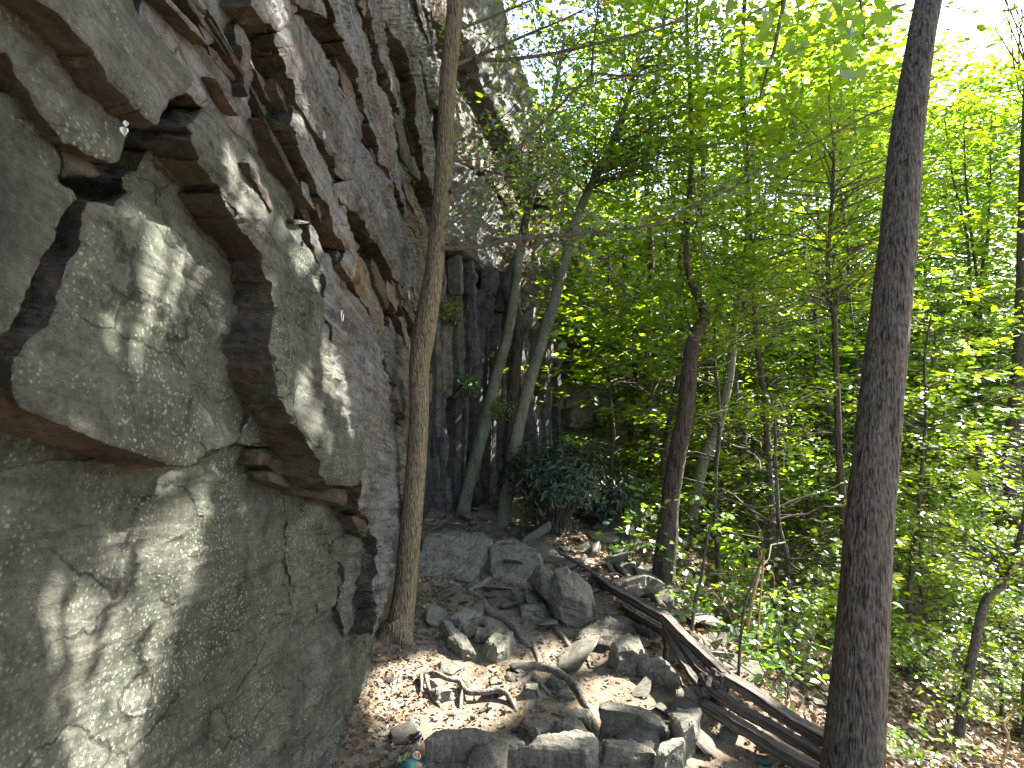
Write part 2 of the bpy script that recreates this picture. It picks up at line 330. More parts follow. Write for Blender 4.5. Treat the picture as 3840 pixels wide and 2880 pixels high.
def slab(name, parent, fr, off, kt, kz, P, mat, depth=0.3, h=9.0, jag=5.0, amp=0.03, round_=0.012, edge=26.0, seed=0, side='brown', ctr=None, flare=0.0, terr=0.012, dip=0.16, side_amp=0.045, **k):
    P = np.array(P, float); ctr = tuple(P.mean(0)) if ctr is None else ctr
    B = []
    for i in range(len(P)):
        a, b = P[i], P[(i+1) % len(P)]; m = max(1, int(np.linalg.norm(b-a)/h))
        for j in range(m): B.append(a+(b-a)*j/m)
    B = np.array(B); n = len(B)
    tg = np.roll(B, -1, 0)-np.roll(B, 1, 0); nr = np.stack([tg[:, 1], -tg[:, 0]], 1); nr /= np.linalg.norm(nr, axis=1)[:, None]+1e-9
    q3 = np.stack([B[:, 0]/38., B[:, 1]/38., 0*B[:, 0]+seed], 1)
    B = B+nr*(jag*(fbm(q3, 3, seed)+0.5*np.sign(vnoise(q3*0.8, seed+5)))).reshape(-1, 1)
    lo, hi = B.min(0), B.max(0)
    gx, gy = np.meshgrid(np.arange(lo[0], hi[0], h), np.arange(lo[1], hi[1], h*0.87)); gx[1::2] += h/2
    I = np.stack([gx.ravel(), gy.ravel()], 1); I += rng.uniform(-0.25, 0.25, I.shape)*h
    I = I[inside(B, I)]
    if len(I):
        dm = np.full(len(I), 1e9)
        for s in range(0, len(I), 4000):
            dm[s:s+4000] = np.sqrt(((I[s:s+4000, None]-B[None])**2).sum(-1)).min(1)
        I = I[dm > 0.6*h]; dm = dm[dm > 0.6*h]
    else: dm = np.zeros(0)
    A2 = np.vstack([B, I]); dist = np.concatenate([np.zeros(n), dm])
    res = mgeo.delaunay_2d_cdt([Vector(p) for p in A2], [(i, (i+1) % n) for i in range(n)], [list(range(n))], 1, 1e-4)
    vo, fo, ov = res[0], res[2], res[3]
    src = [o[0] if o else 0 for o in ov]
    U = np.array([[v.x, v.y] for v in vo]); dist = dist[src]
    Pw = plane_hit(U, fr, off, kt, kz, ctr); P0, T, Zx, N = FR[fr]
    t, z = Pw@T, Pw@Zx; cd, sd = math.cos(dip), math.sin(dip)
    al, ac = t*cd-z*sd, t*sd+z*cd
    qn = np.stack([al*1.1, ac*4.5, 0*al+seed], 1)
    dsp = amp*fbm(qn, 5, 11+seed, 0.55)
    tv = ac*9+1.8*fbm(np.stack([al*1.2, ac*2, 0*al+seed*3], 1), 4, 4, .6); dsp += terr*((tv-np.floor(tv))**3)*(0.5+fbm(np.stack([al*2, ac*3, 0*al+seed], 1), 2, 14))
    dsp += 0.8*amp*(0.5-np.abs(fbm(np.stack([al*1.5, ac*11, 0*al+seed], 1), 4, 19, .6)))
    dsp += 0.35*amp*fbm(np.stack([al*9, ac*14, 0*al], 1), 4, 3)
    e = np.clip(1-dist/edge, 0, 1); dsp -= round_*e*e*(1+0.8*fbm(np.stack([al*12, ac*12, 0*al], 1), 2, 8))
    sc_ = np.clip(np.linalg.norm(Pw, axis=1)/2.5, 0.4, 1.5)
    Pf = Pw+N*(dsp*sc_)[:, None]
    faces = [tuple(f) for f in fo]
    fa = np.array([f for f in faces if len(f) == 3])
    nrm = np.cross(Pf[fa[:, 1]]-Pf[fa[:, 0]], Pf[fa[:, 2]]-Pf[fa[:, 0]])
    flip = (nrm*(-Pf[fa[:, 0]])).sum(1) < 0
    fa[flip] = fa[flip][:, ::-1]
    # sides: boundary loop pushed back in rings
    bi = [None]*n
    for i, s_ in enumerate(src):
        if s_ < n and bi[s_] is None and ov[i]: bi[s_] = i
    bi = np.array([b for b in bi if b is not None]); nb = len(bi)
    ringsP = []; cen = Pf[bi].mean(0)
    fr_ = [0, 0.03, 0.07, 0.12, 0.18, 0.25, 0.33, 0.42, 0.52, 0.64, 0.8, 1.0]
    for f_ in fr_:
        d = f_*depth
        nz = fbm(np.stack([Pf[bi]@T*12, Pf[bi]@Zx*12, np.full(nb, f_*depth*9+seed)], 1), 5, seed+31, 0.65); na = fbm(np.stack([Pf[bi]@T*13, Pf[bi]@Zx*13, np.full(nb, f_*depth*9)], 1), 4, seed+41, 0.6)
        out = Pf[bi]-cen; out -= N*(out@N)[:, None]; out /= np.linalg.norm(out, axis=1)[:, None]+1e-6
        w = side_amp*min(1.0, f_*9)
        ringsP.append(Pf[bi]-N*(d*(1+0.25*na*min(1, f_*5)*(f_ < 1)))[:, None]+out*(w*nz+flare*d)[:, None]*sc_[bi][:, None])
    V = np.vstack([Pf]+ringsP); o0 = len(Pf); quads = []
    for r_ in range(len(fr_)-1):
        a = o0+r_*nb+np.arange(nb); b = o0+r_*nb+(np.arange(nb)+1) % nb
        quads.append(np.stack([a, b, b+nb, a+nb], 1))
    quads = np.vstack(quads)
    qn_ = np.cross(V[quads[:, 1]]-V[quads[:, 0]], V[quads[:, 2]]-V[quads[:, 0]])
    if (qn_*(V[quads[:, 0]]-cen)).sum() < 0: quads = quads[:, ::-1]
    allf = [tuple(x) for x in fa]+[tuple(x) for x in quads]
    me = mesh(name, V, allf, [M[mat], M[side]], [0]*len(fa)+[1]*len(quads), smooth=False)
    return obj(name, me, parent, **k)

cliff = empty('cliff', (-0.85, 3.0, -1.7), kind='structure', label='tall grey rock cliff of overhanging tilted slabs along the left')
cliff.location = (0, 0, 0)
def wallmesh(name, P0, T, N, ts, zs, ztop, mat, amp, off):
    TT, ZZ = np.meshgrid(ts, zs); zt = ztop(TT); ZZ = np.where(ZZ > 0, ZZ*zt/zs.max(), ZZ)
    p = np.stack([TT*0.9, ZZ*2.2, 0*TT], -1).reshape(-1, 3)
    d = (amp*fbm(p, 5, 21, 0.55)+amp*0.6*fbm(p*np.array([1.5, 5, 1]), 4, 5)).reshape(TT.shape)+off
    V = P0+TT[..., None]*T+ZZ[..., None]*np.array([0, 0, 1.])+d[..., None]*N
    ii = np.arange(TT.size).reshape(TT.shape)
    qd = np.stack([ii[:-1, :-1], ii[:-1, 1:], ii[1:, 1:], ii[1:, :-1]], -1).reshape(-1, 4)
    return obj(name, mesh(name, V.reshape(-1, 3), qd, mat), cliff)
wallmesh('rock_face', np.zeros(3), FR['A'][1], FR['A'][3], np.arange(-3.5, 7.2, 0.05), np.arange(-2.2, 5.6, 0.05), lambda t: 5.6+0*t, M['dark'], 0.10, -0.99)
P0, T, Zx, N = FR['C']
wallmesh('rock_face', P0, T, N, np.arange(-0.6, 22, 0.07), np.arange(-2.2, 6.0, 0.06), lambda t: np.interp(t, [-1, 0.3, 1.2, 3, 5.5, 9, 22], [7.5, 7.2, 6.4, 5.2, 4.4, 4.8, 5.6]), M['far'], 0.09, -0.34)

def pick(*segs):
    out = []
    for k, pts in segs: out += C(k, *pts)
    return out
SL = [
 # frame, off, kt, kz, mat, points
 ('A', -0.845, 0.0, -0.02, 'green', pick(('f', [(-120, 860), (150, 870), (300, 930), (420, 950), (520, 930), (570, 960), (600, 1010), (700, 1070), (770, 1110), (805, 1165), (812, 1200), (815, 1300), (812, 1390), (806, 1470), (792, 1500), (755, 1560), (715, 1660), (680, 1800), (-120, 1800)]))),
 ('A', -0.835, -0.02, -0.06, 'green', pick(('c1', [(900, 950), (870, 1060), (790, 1110), (780, 1200), (640, 1400), (700, 1600)]), ('c4', [(700, 400), (900, 900), (1000, 1350), (1350, 1300), (1490, 1250), (1560, 1180), (1640, 1010), (1700, 700), (1640, 350), (1500, 0)]), ('c1', [(1400, 1350), (1200, 1050), (1000, 900)]))),
 ('A', -0.750, -0.03, -0.10, 'green', pick(('c1', [(540, 1255), (640, 1260), (740, 1310), (790, 1370), (850, 1350), (940, 1380), (1040, 1420), (1075, 1500), (1150, 1560)]), ('c4', [(1158, 100), (1140, 200), (1168, 290), (1190, 450), (1225, 560), (1272, 640), (1235, 740), (1180, 830), (1190, 960), (1300, 1090), (1350, 1240), (1320, 1300), (1195, 1410), (1060, 1395), (850, 1325), (640, 1270), (400, 1150), (150, 1045), (95, 960), (82, 870), (110, 740), (200, 600), (300, 540), (370, 400), (400, 300), (420, 200), (495, 60)]))),
 ('A', -0.730, 0.0, -0.10, 'green', pick(('c1', [(-200, 540), (60, 575), (180, 640), (240, 720), (330, 860), (390, 980), (395, 1090), (350, 1130), (430, 1170), (458, 1240), (400, 1310), (370, 1380), (320, 1500), (240, 1620), (190, 1780), (130, 1910), (60, 2050), (-200, 2200)]))),
 ('A', -0.715, 0.0, -0.12, 'green', pick(('c1', [(-200, 300), (40, 335), (80, 440), (190, 600), (240, 700), (330, 810), (400, 900), (480, 905), (540, 960), (610, 990), (690, 1015), (750, 940), (757, 810), (720, 740), (850, 720), (700, 350), (400, 60), (250, -400), (-200, -400)]))),
 ('A', -0.735, 0.0, -0.10, 'brown', pick(('c1', [(360, 860), (480, 920), (540, 990), (612, 1085), (590, 1105), (490, 1092), (400, 1100), (385, 1000)]))),
 ('A', -0.640, -0.02, -0.14, 'green', pick(('c1', [(215, 0), (350, 90), (450, 180), (560, 300), (640, 410), (700, 510), (790, 600), (880, 690), (995, 772), (1070, 680), (1090, 640), (1180, 570), (1222, 490), (1150, 400), (1080, 330), (960, 180), (880, 80), (830, -40), (700, -500), (-60, -500), (60, -150)]))),
 ('A', -0.790, -0.03, -0.10, 'grey', pick(('d1', [(-250, -500), (250, -500), (330, -40), (420, 110), (440, 250), (480, 500), (500, 700), (530, 900), (560, 1050), (700, 1350), (300, 1000), (-100, 700), (-400, 200)]))),
 ('A', -0.742, -0.02, -0.08, 'grey', pick(('d1', [(-60, -500), (200, -500), (330, -40), (425, 110), (345, 290), (300, 230), (360, 520), (260, 330), (150, 380), (60, 120)]))),
 ('A', -0.700, -0.02, -0.06, 'grey', pick(('d1', [(430, 200), (480, 280), (530, 370), (550, 500), (560, 660), (522, 795), (500, 650), (470, 480), (440, 330)]))),
 # rib with the mossy front, and its foot
 ('A', -0.715, -0.05, -0.14, 'green', pick(('d1', [(230, 800), (0, 1050), (10, 1180), (200, 1450), (345, 1655)]), ('d2', [(400, 480), (480, 600), (560, 690), (625, 790), (655, 930), (690, 1100), (705, 1250)]), ('d3', [(465, 60), (460, 230), (510, 400), (550, 500), (612, 690), (695, 855), (765, 965), (820, 1080), (870, 1180), (900, 1300), (950, 1360), (1080, 1372), (1180, 1385), (1260, 1200), (1150, 900), (1080, 500), (1050, 200)]), ('d2', [(1180, 1500), (1100, 1300), (1080, 1000), (1000, 800), (900, 620), (855, 480), (850, 350), (830, 260), (700, 70)]), ('d1', [(640, 1250), (500, 1100), (340, 930)]))),
 # big smooth grey buttress
 ('A', -0.735, -0.045, -0.05, 'grey', pick(('d2', [(870, 515), (990, 520), (1008, 620), (1050, 770), (1090, 880), (1130, 960), (1152, 1100), (1162, 1300), (1195, 1430), (1225, 1560)]), ('d3', [(1008, 260), (960, 400), (968, 590), (1000, 720), (1040, 850), (1060, 1000), (1085, 1100), (1160, 1250), (1188, 1385), (1192, 1480)]), ('d4', [(720, 440), (800, 490), (850, 600), (870, 700), (862, 900), (845, 1150), (835, 1420), (860, 1380), (900, 1210), (935, 1040), (965, 850), (1000, 640), (1060, 520), (1100, 280)]), ('d3', [(1620, 1300), (1625, 1100), (1600, 960), (1520, 850), (1500, 680), (1470, 500), (1420, 380), (1380, 250), (1330, 100), (1300, 0)]), ('d2', [(1450, 1220), (1380, 1130), (1330, 1040), (1260, 930), (1210, 820), (1130, 750), (1090, 640), (1000, 515)]))),
 ('A', -0.765, 0.0, -0.03, 'brown', pick(('d4', [(620, 480), (760, 475), (850, 520), (930, 560), (920, 690), (895, 710), (850, 690), (780, 640), (700, 590)]))),
 ('A', -0.730, -0.02, -0.03, 'grey', pick(('d4', [(930, 360), (960, 420), (990, 500), (1005, 615), (950, 615), (935, 500)]))),
 ('A', -0.800, -0.03, -0.03, 'brown', pick(('d3', [(370, 1080), (450, 1075), (560, 1110), (640, 1220), (665, 1330), (560, 1330), (500, 1250), (370, 1190)]))),
 ('A', -0.790, -0.03, -0.03, 'brown', pick(('d3', [(490, 1265), (620, 1330), (850, 1360), (1100, 1400), (1185, 1490), (1215, 1570), (1080, 1545), (860, 1480), (700, 1430), (600, 1380), (500, 1320)]))),
 ('A', -0.815, -0.01, -0.03, 'green', pick(('d4', [(520, 830), (560, 860), (572, 1000), (558, 1150), (562, 1260), (610, 1470), (640, 1462), (700, 1415), (720, 1440), (780, 1420), (815, 1430), (832, 1330), (845, 1100), (855, 880), (850, 700), (780, 655), (690, 620), (620, 640), (540, 680), (500, 760)]))),
 ('A', -0.828, -0.01, -0.03, 'green', pick(('d4', [(450, 860), (518, 890), (530, 960), (548, 1060), (552, 1180), (500, 1222), (455, 1245), (425, 1210), (430, 1100), (435, 1000), (440, 900)]))),
 ('A', -0.836, -0.01, -0.03, 'green', pick(('d4', [(145, 760), (155, 900), (185, 1030), (250, 1050), (320, 1035), (370, 1090), (378, 1240), (420, 1230), (425, 1000), (440, 860), (445, 560), (400, 400), (150, 400)]))),
 ('A', -0.815, -0.02, -0.05, 'green', pick(('d3', [(205, 1010), (300, 760), (370, 680), (400, 740), (425, 880), (445, 1010), (458, 1062), (330, 1050)]))),
 # ribs above
 ('A', -0.690, -0.03, -0.06, 'grey', pick(('d1', [(570, 120), (650, 260), (700, 400), (770, 560), (800, 700), (850, 850), (852, 1000), (900, 1180), (950, 1300), (1000, 1400), (1040, 1520), (1090, 1640)]), ('d2', [(1060, 310), (1160, 390), (1190, 480), (1220, 600), (1280, 680), (1332, 760), (1300, 850), (1400, 1000), (1430, 820), (1360, 600), (1300, 300)]), ('d1', [(1280, 1550), (1200, 1400), (1080, 1180), (960, 930), (880, 700), (800, 400), (740, 200), (640, 100)]))),
 ('A', -0.775, -0.03, -0.03, 'tan', pick(('d2', [(1210, 480), (1290, 400), (1345, 640), (1425, 770), (1540, 1000), (1600, 1180), (1640, 1400), (1600, 1470), (1550, 1380), (1440, 1170), (1340, 940), (1260, 720)]))),
 ('A', -0.690, -0.03, -0.05, 'grey', pick(('d1', [(750, 250), (790, 420), (850, 640), (920, 860), (980, 960), (1030, 1080), (1100, 1200), (1190, 1300), (1260, 1440), (1305, 1500)]), ('d2', [(1240, 200), (1295, 375), (1420, 440), (1480, 560), (1560, 660), (1625, 765), (1692, 885), (1712, 970), (1780, 1070), (1792, 1150), (1832, 1192), (1868, 1065), (1905, 1085), (1955, 1290), (2040, 1000), (1990, 800), (1950, 720), (1880, 600), (1810, 480), (1740, 330)]), ('d1', [(1740, 1659), (1680, 1560), (1600, 1420), (1540, 1300), (1470, 1200), (1470, 1060), (1440, 940), (1380, 830), (1290, 700), (1220, 500), (1150, 380), (1050, 250), (960, 120), (880, 110)]))),
 ('A', -0.705, -0.03, -0.03, 'grey', pick(('d1', [(1130, -500), (1165, 0), (1200, 130), (1260, 290), (1340, 450), (1390, 580), (1440, 700), (1490, 880), (1540, 1000), (1582, 1102), (1600, 1300), (1700, 1480), (1770, 1659), (1890, 1659), (1830, 1500), (1760, 1330), (1722, 1125), (1700, 1000), (1640, 830), (1600, 720), (1560, 680), (1520, 530), (1500, 400), (1480, 300), (1430, 250), (1390, 120), (1370, -500)]))),
 ('A', -0.690, -0.03, -0.02, 'grey', pick(('d1', [(1200, -500), (1260, 40), (1330, 200), (1380, 400), (1420, 540), (1480, 600), (1508, 560), (1498, 400), (1430, 240), (1390, 110), (1340, -500)]))),
 ('A', -0.690, -0.03, -0.02, 'tan', pick(('d1', [(1380, -500), (1400, 40), (1440, 120), (1478, 180), (1492, 100), (1480, -500)]))),
 ('A', -0.690, -0.03, -0.01, 'grey', pick(('d1', [(1540, -500), (1550, 150), (1600, 280), (1612, 450), (1670, 600), (1692, 740), (1750, 880), (1790, 1000), (1812, 1062), (1795, 940), (1745, 770), (1695, 550), (1665, 350), (1645, 180), (1655, 50), (1650, -500)]))),
 ('A', -0.670, -0.02, -0.01, 'grey', pick(('d1', [(1690, -500), (1650, 150), (1700, 230), (1770, 350), (1830, 480), (1862, 650), (1900, 830), (1912, 1000), (1942, 1150), (1972, 1320), (2012, 1480), (2042, 1620), (2065, 1720), (2090, 1700), (2085, 1550), (2072, 1300), (2060, 1100), (2020, 900), (1982, 750), (1952, 600), (1920, 450), (1890, 250), (1850, 100), (1800, -500)]))),
 ('A', -0.770, -0.02, -0.02, 'tan', pick(('d1', [(1690, 1130), (1750, 1200), (1800, 1300), (1860, 1450), (1900, 1640)]), ('d2', [(1885, 130), (1925, 330), (1965, 470), (2004, 600), (2010, 720), (1985, 820), (1935, 760), (1880, 600), (1800, 480), (1790, 400), (1740, 250), (1680, 60)]))),
 ('A', -0.700, -0.01, -0.01, 'far', pick(('d1', [(1960, -500), (1990, 0), (2010, 150), (2045, 300), (2050, 430), (2090, 500), (2060, 300), (2030, 150), (2000, -500)]))),
 ('A', -0.740, -0.01, -0.01, 'tan', pick(('d1', [(2010, -500), (2030, 60), (2060, 150), (2130, 240), (2200, 280), (2260, 100), (2200, -500)]))),
 ('A', -0.780, -0.01, -0.01, 'dark', pick(('d1', [(1840, -500), (1870, 120), (1920, 350), (1950, 560), (2000, 750), (2060, 900), (2140, 900), (2130, 500), (2080, 480), (2040, 300), (1990, -500)]))),
 ('A', -0.650, -0.03, -0.06, 'grey', pick(('d1', [(480, -500), (540, 50), (620, 200), (700, 180), (760, 250), (830, 240), (885, 200), (852, 170), (890, 80), (870, -500)]))),
 ('A', -0.640, -0.03, -0.05, 'grey', pick(('d1', [(880, -500), (900, 40), (960, 50), (1080, 100), (1180, 150), (1165, 30), (1120, -500)]))),
 # steep ground between buttress and corner
 ('A', -0.800, -0.02, -0.02, 'dark', pick(('d3', [(1330, 60), (1420, 60), (1560, 140), (1640, 300), (1660, 600), (1660, 900), (1640, 1000), (1600, 940), (1520, 830), (1500, 660), (1470, 480), (1420, 340)]))),
 ('A', -0.770, -0.02, -0.02, 'dark', pick(('d3', [(1490, 490), (1540, 500), (1570, 600), (1610, 720), (1650, 820), (1560, 830), (1520, 760), (1510, 620)]))),
 # far wall past the corner
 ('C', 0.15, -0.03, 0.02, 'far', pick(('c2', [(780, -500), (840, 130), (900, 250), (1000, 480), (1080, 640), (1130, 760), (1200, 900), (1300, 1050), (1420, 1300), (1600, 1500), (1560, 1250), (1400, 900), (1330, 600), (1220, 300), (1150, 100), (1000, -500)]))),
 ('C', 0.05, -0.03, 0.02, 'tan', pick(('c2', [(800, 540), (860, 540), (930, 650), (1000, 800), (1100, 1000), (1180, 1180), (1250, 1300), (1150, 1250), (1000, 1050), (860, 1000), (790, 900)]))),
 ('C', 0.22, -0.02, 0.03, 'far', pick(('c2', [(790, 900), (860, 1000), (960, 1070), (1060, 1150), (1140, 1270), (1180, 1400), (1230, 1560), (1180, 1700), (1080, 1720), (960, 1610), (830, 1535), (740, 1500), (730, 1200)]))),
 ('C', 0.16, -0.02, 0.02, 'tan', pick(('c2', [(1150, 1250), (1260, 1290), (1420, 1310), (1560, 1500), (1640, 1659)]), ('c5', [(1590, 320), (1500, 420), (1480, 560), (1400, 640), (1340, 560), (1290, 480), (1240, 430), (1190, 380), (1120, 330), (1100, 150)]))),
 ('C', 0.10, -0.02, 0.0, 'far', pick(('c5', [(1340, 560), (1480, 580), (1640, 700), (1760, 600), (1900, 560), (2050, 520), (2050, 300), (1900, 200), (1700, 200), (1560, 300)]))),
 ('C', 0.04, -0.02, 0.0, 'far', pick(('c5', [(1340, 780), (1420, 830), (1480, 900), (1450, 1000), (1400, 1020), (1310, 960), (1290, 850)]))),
]
for i, (fr, off, kt, kz, mat, P) in enumerate(SL):
    near = fr == 'A'
    if near and off > -0.80: off = -0.765+(off+0.765)*0.72
    slab('rock_slab', cliff, fr, off, kt, kz, P, mat, depth=0.34 if near else 0.7, seed=i, h=8.0 if near else 9.0,
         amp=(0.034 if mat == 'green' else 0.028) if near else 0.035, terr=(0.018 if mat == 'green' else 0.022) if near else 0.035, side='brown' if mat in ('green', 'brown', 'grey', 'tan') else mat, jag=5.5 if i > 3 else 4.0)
# thin broken leaves of rock standing in the joints between the slabs
rs = random.Random(12)
def shard(u, v, ln, w, off, mat, sd):
    sl_ = np.interp(u, [0, 700, 1000, 1300, 1600], [.85, 1.1, 1.9, 2.4, 3.4])*rs.uniform(.85, 1.2); d = np.array([1, sl_])/math.hypot(1, sl_); n = np.array([d[1], -d[0]])
    c = np.array([u, v]); a_ = [-.5, -.3, -.05, .2, .38, .5]
    up_ = [c+d*ln*t_+n*w*(.5*(1-(2*abs(t_))**3))*rs.uniform(.6, 1.2) for t_ in a_]
    lo_ = [c+d*ln*t_-n*w*(.5*(1-(2*abs(t_))**3))*rs.uniform(.6, 1.2) for t_ in a_[1:-1]][::-1]
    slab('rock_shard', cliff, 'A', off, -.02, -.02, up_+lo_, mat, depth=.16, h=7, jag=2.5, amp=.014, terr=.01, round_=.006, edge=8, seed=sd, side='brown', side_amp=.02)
n_ = 0
while n_ < 120:
    u = rs.uniform(430, 1600); v = rs.uniform(-60, 1150)
    if v > 260+ (u-430)*1.25 or (u > 1560 and v > 700) or v < (u-900)*.0-60: continue
    if u < 760 and v > 330: continue
    off = rs.uniform(-.80, -.715) if u < 1250 else rs.uniform(-.79, -.715)
    shard(u, v, rs.uniform(90, 330), rs.uniform(12, 36), off, rs.choice(['grey', 'grey', 'grey', 'tan', 'brown', 'dark']), n_); n_ += 1
for _ in range(26):
    shard(rs.uniform(1440, 1560), rs.uniform(1080, 1560), rs.uniform(50, 150), rs.uniform(10, 24), rs.uniform(-.82, -.78), rs.choice(['grey', 'tan', 'dark']), 200+_)
# blocky courses of the distant foot of the cliff
r = random.Random(5)
yy = 880
while yy < 1420:
    hh = r.uniform(60, 120); xx = 1330+r.uniform(-40, 20)
    while xx < 2100:
        ww = r.uniform(80, 230)
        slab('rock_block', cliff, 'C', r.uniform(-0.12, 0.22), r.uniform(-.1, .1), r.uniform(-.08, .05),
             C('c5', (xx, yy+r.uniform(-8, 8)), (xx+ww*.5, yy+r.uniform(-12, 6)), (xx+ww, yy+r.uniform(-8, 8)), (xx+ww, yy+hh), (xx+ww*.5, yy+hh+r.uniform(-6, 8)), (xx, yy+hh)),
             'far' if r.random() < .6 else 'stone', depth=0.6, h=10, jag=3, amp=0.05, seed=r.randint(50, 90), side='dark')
        xx += ww+5
    yy += hh+5
# upright columns of broken rock in the corner
P0, T, Zx, N = FR['B']
def column(t, w, z0, z1, n, mat):
    k = 6; rr = []; m = max(3, int((z1-z0)/0.12)); sh = [r.uniform(0.75, 1.15) for _ in range(k)]
    tw = r.uniform(-.06, .06); lean = r.uniform(-.05, .05); topt = r.uniform(-0.06, 0.10)
    V = []
    for j in range(m+1):
        f_ = j/m; z = z0+(z1-z0)*f_
        jt = r.uniform(-.012, .012); jn = r.uniform(-.02, .02)
        for a in range(k):
            an = 2*math.pi*a/k+tw
            ct, cn = math.cos(an)*w*0.56*sh[a], math.sin(an)*0.16*sh[a]
            zz = z+(topt*(math.sin(an)) if j == m else 0)+(0.03*math.sin(an*2) if j == 0 else 0)
            V.append(P0+T*(t+ct+jt+lean*f_)+N*(n+cn+jn)+np.array([0, 0, zz]))
    fs = []
    for j in range(m):
        for a in range(k): fs.append((j*k+a, j*k+(a+1) % k, (j+1)*k+(a+1) % k, (j+1)*k+a))
    fs.append(tuple(range(k))[::-1]); fs.append(tuple(m*k+a for a in range(k)))
    return obj('rock_column', mesh('rock_column', V, fs, M[mat], smooth=False), cliff)
t = -1.0
while t < 2.2:
    w = r.uniform(0.07, 0.17); z = -1.75
    top = np.interp(t, [-1, 0, 0.8, 1.6, 2.2], [1.4, 1.35, 1.25, 0.9, 0.4])+r.uniform(-.15, .15)
    while z < top:
        hgt = min(r.uniform(0.35, 1.3), top-z+0.1)
        f_ = (z+1.7)/3.0
        column(t, w, z, z+hgt, r.uniform(-.10, .10)+0.30*max(0, f_-0.45), 'tan' if (f_ > 0.5 and r.random() < .5) else 'dark')
        z += hgt
    t += w*0.92

# ------------------------------------------------------------------ tubes
def smooth_path(P, R, sub):
    P = np.array(P, float); R = np.array(R, float); n = len(P); out = []; ro = []
    Pe = np.vstack([2*P[0]-P[1], P, 2*P[-1]-P[-2]])
    for i in range(n-1):
        p0, p1, p2, p3 = Pe[i:i+4]
        for j in range(sub):
            t = j/sub
            out.append(0.5*((2*p1)+(-p0+p2)*t+(2*p0-5*p1+4*p2-p3)*t*t+(-p0+3*p1-3*p2+p3)*t**3)); ro.append(R[i]*(1-t)+R[i+1]*t)
    out.append(P[-1]); ro.append(R[-1]); return np.array(out), np.array(ro)
def tube(P, R, sides=8, sub=4, lump=0.06, ridge=0.0, seed=0, nfreq=2.0):
    C_, Rr = smooth_path(P, R, sub) if sub > 1 else (np.array(P, float), np.array(R, float))
    n = len(C_); tg = np.gradient(C_, axis=0); tg /= np.linalg.norm(tg, axis=1)[:, None]+1e-9
    up = np.array([0.31, 0.17, 0.93]) if abs(tg[0][2]) < 0.8 else np.array([1., 0.1, 0])
    A = np.cross(tg, up); A /= np.linalg.norm(A, axis=1)[:, None]+1e-9; Bv = np.cross(tg, A)
    an = np.arange(sides)*2*np.pi/sides
    ca, sa = np.cos(an), np.sin(an)
    dirs = A[:, None]*ca[None, :, None]+Bv[:, None]*sa[None, :, None]
    arc = np.concatenate([[0], np.cumsum(np.linalg.norm(np.diff(C_, axis=0), axis=1))])
    q = np.stack([np.repeat(arc, sides)*nfreq, np.tile(ca, n)*1.2+seed, np.tile(sa, n)*1.2], 1)
    f_ = 1+lump*fbm(q, 3, seed)
    if ridge:
        q2 = np.stack([np.repeat(arc, sides)*5.0+0.8*fbm(q*2, 2, 3), np.tile(ca, n)*5.5, np.tile(sa, n)*5.5], 1)
        f_ = f_+ridge*(1-2*np.abs(fbm(q2, 3, seed+3, 0.6)))
    V = (C_[:, None]+dirs*(Rr[:, None]*f_.reshape(n, sides))[..., None]).reshape(-1, 3)
    i = np.arange(n-1)[:, None]*sides; a = np.arange(sides)[None]; b = (a+1) % sides
    Q = np.stack([i+a, i+b, i+sides+b, i+sides+a], -1).reshape(-1, 4)
    return V, Q
def join(parts):
    Vs, Fs, o = [], [], 0
    for V, Fq in parts: Vs.append(V); Fs.append(Fq+o); o += len(V)
    return np.vstack(Vs), np.vstack(Fs)
def pxpath(k, pts, depths):
    """traced centre line (x, y, width px) at given distances -> world path and radii"""
    ox, oy, s = CR[k]; n = len(pts); d = np.interp(np.arange(n), np.linspace(0, n-1, len(depths)), depths)
    P = [at(ox+p[0]/s, oy+p[1]/s, d[i]) for i, p in enumerate(pts)]
    R = [p[2]/s/F*d[i]/2 for i, p in enumerate(pts)]
    return P, R

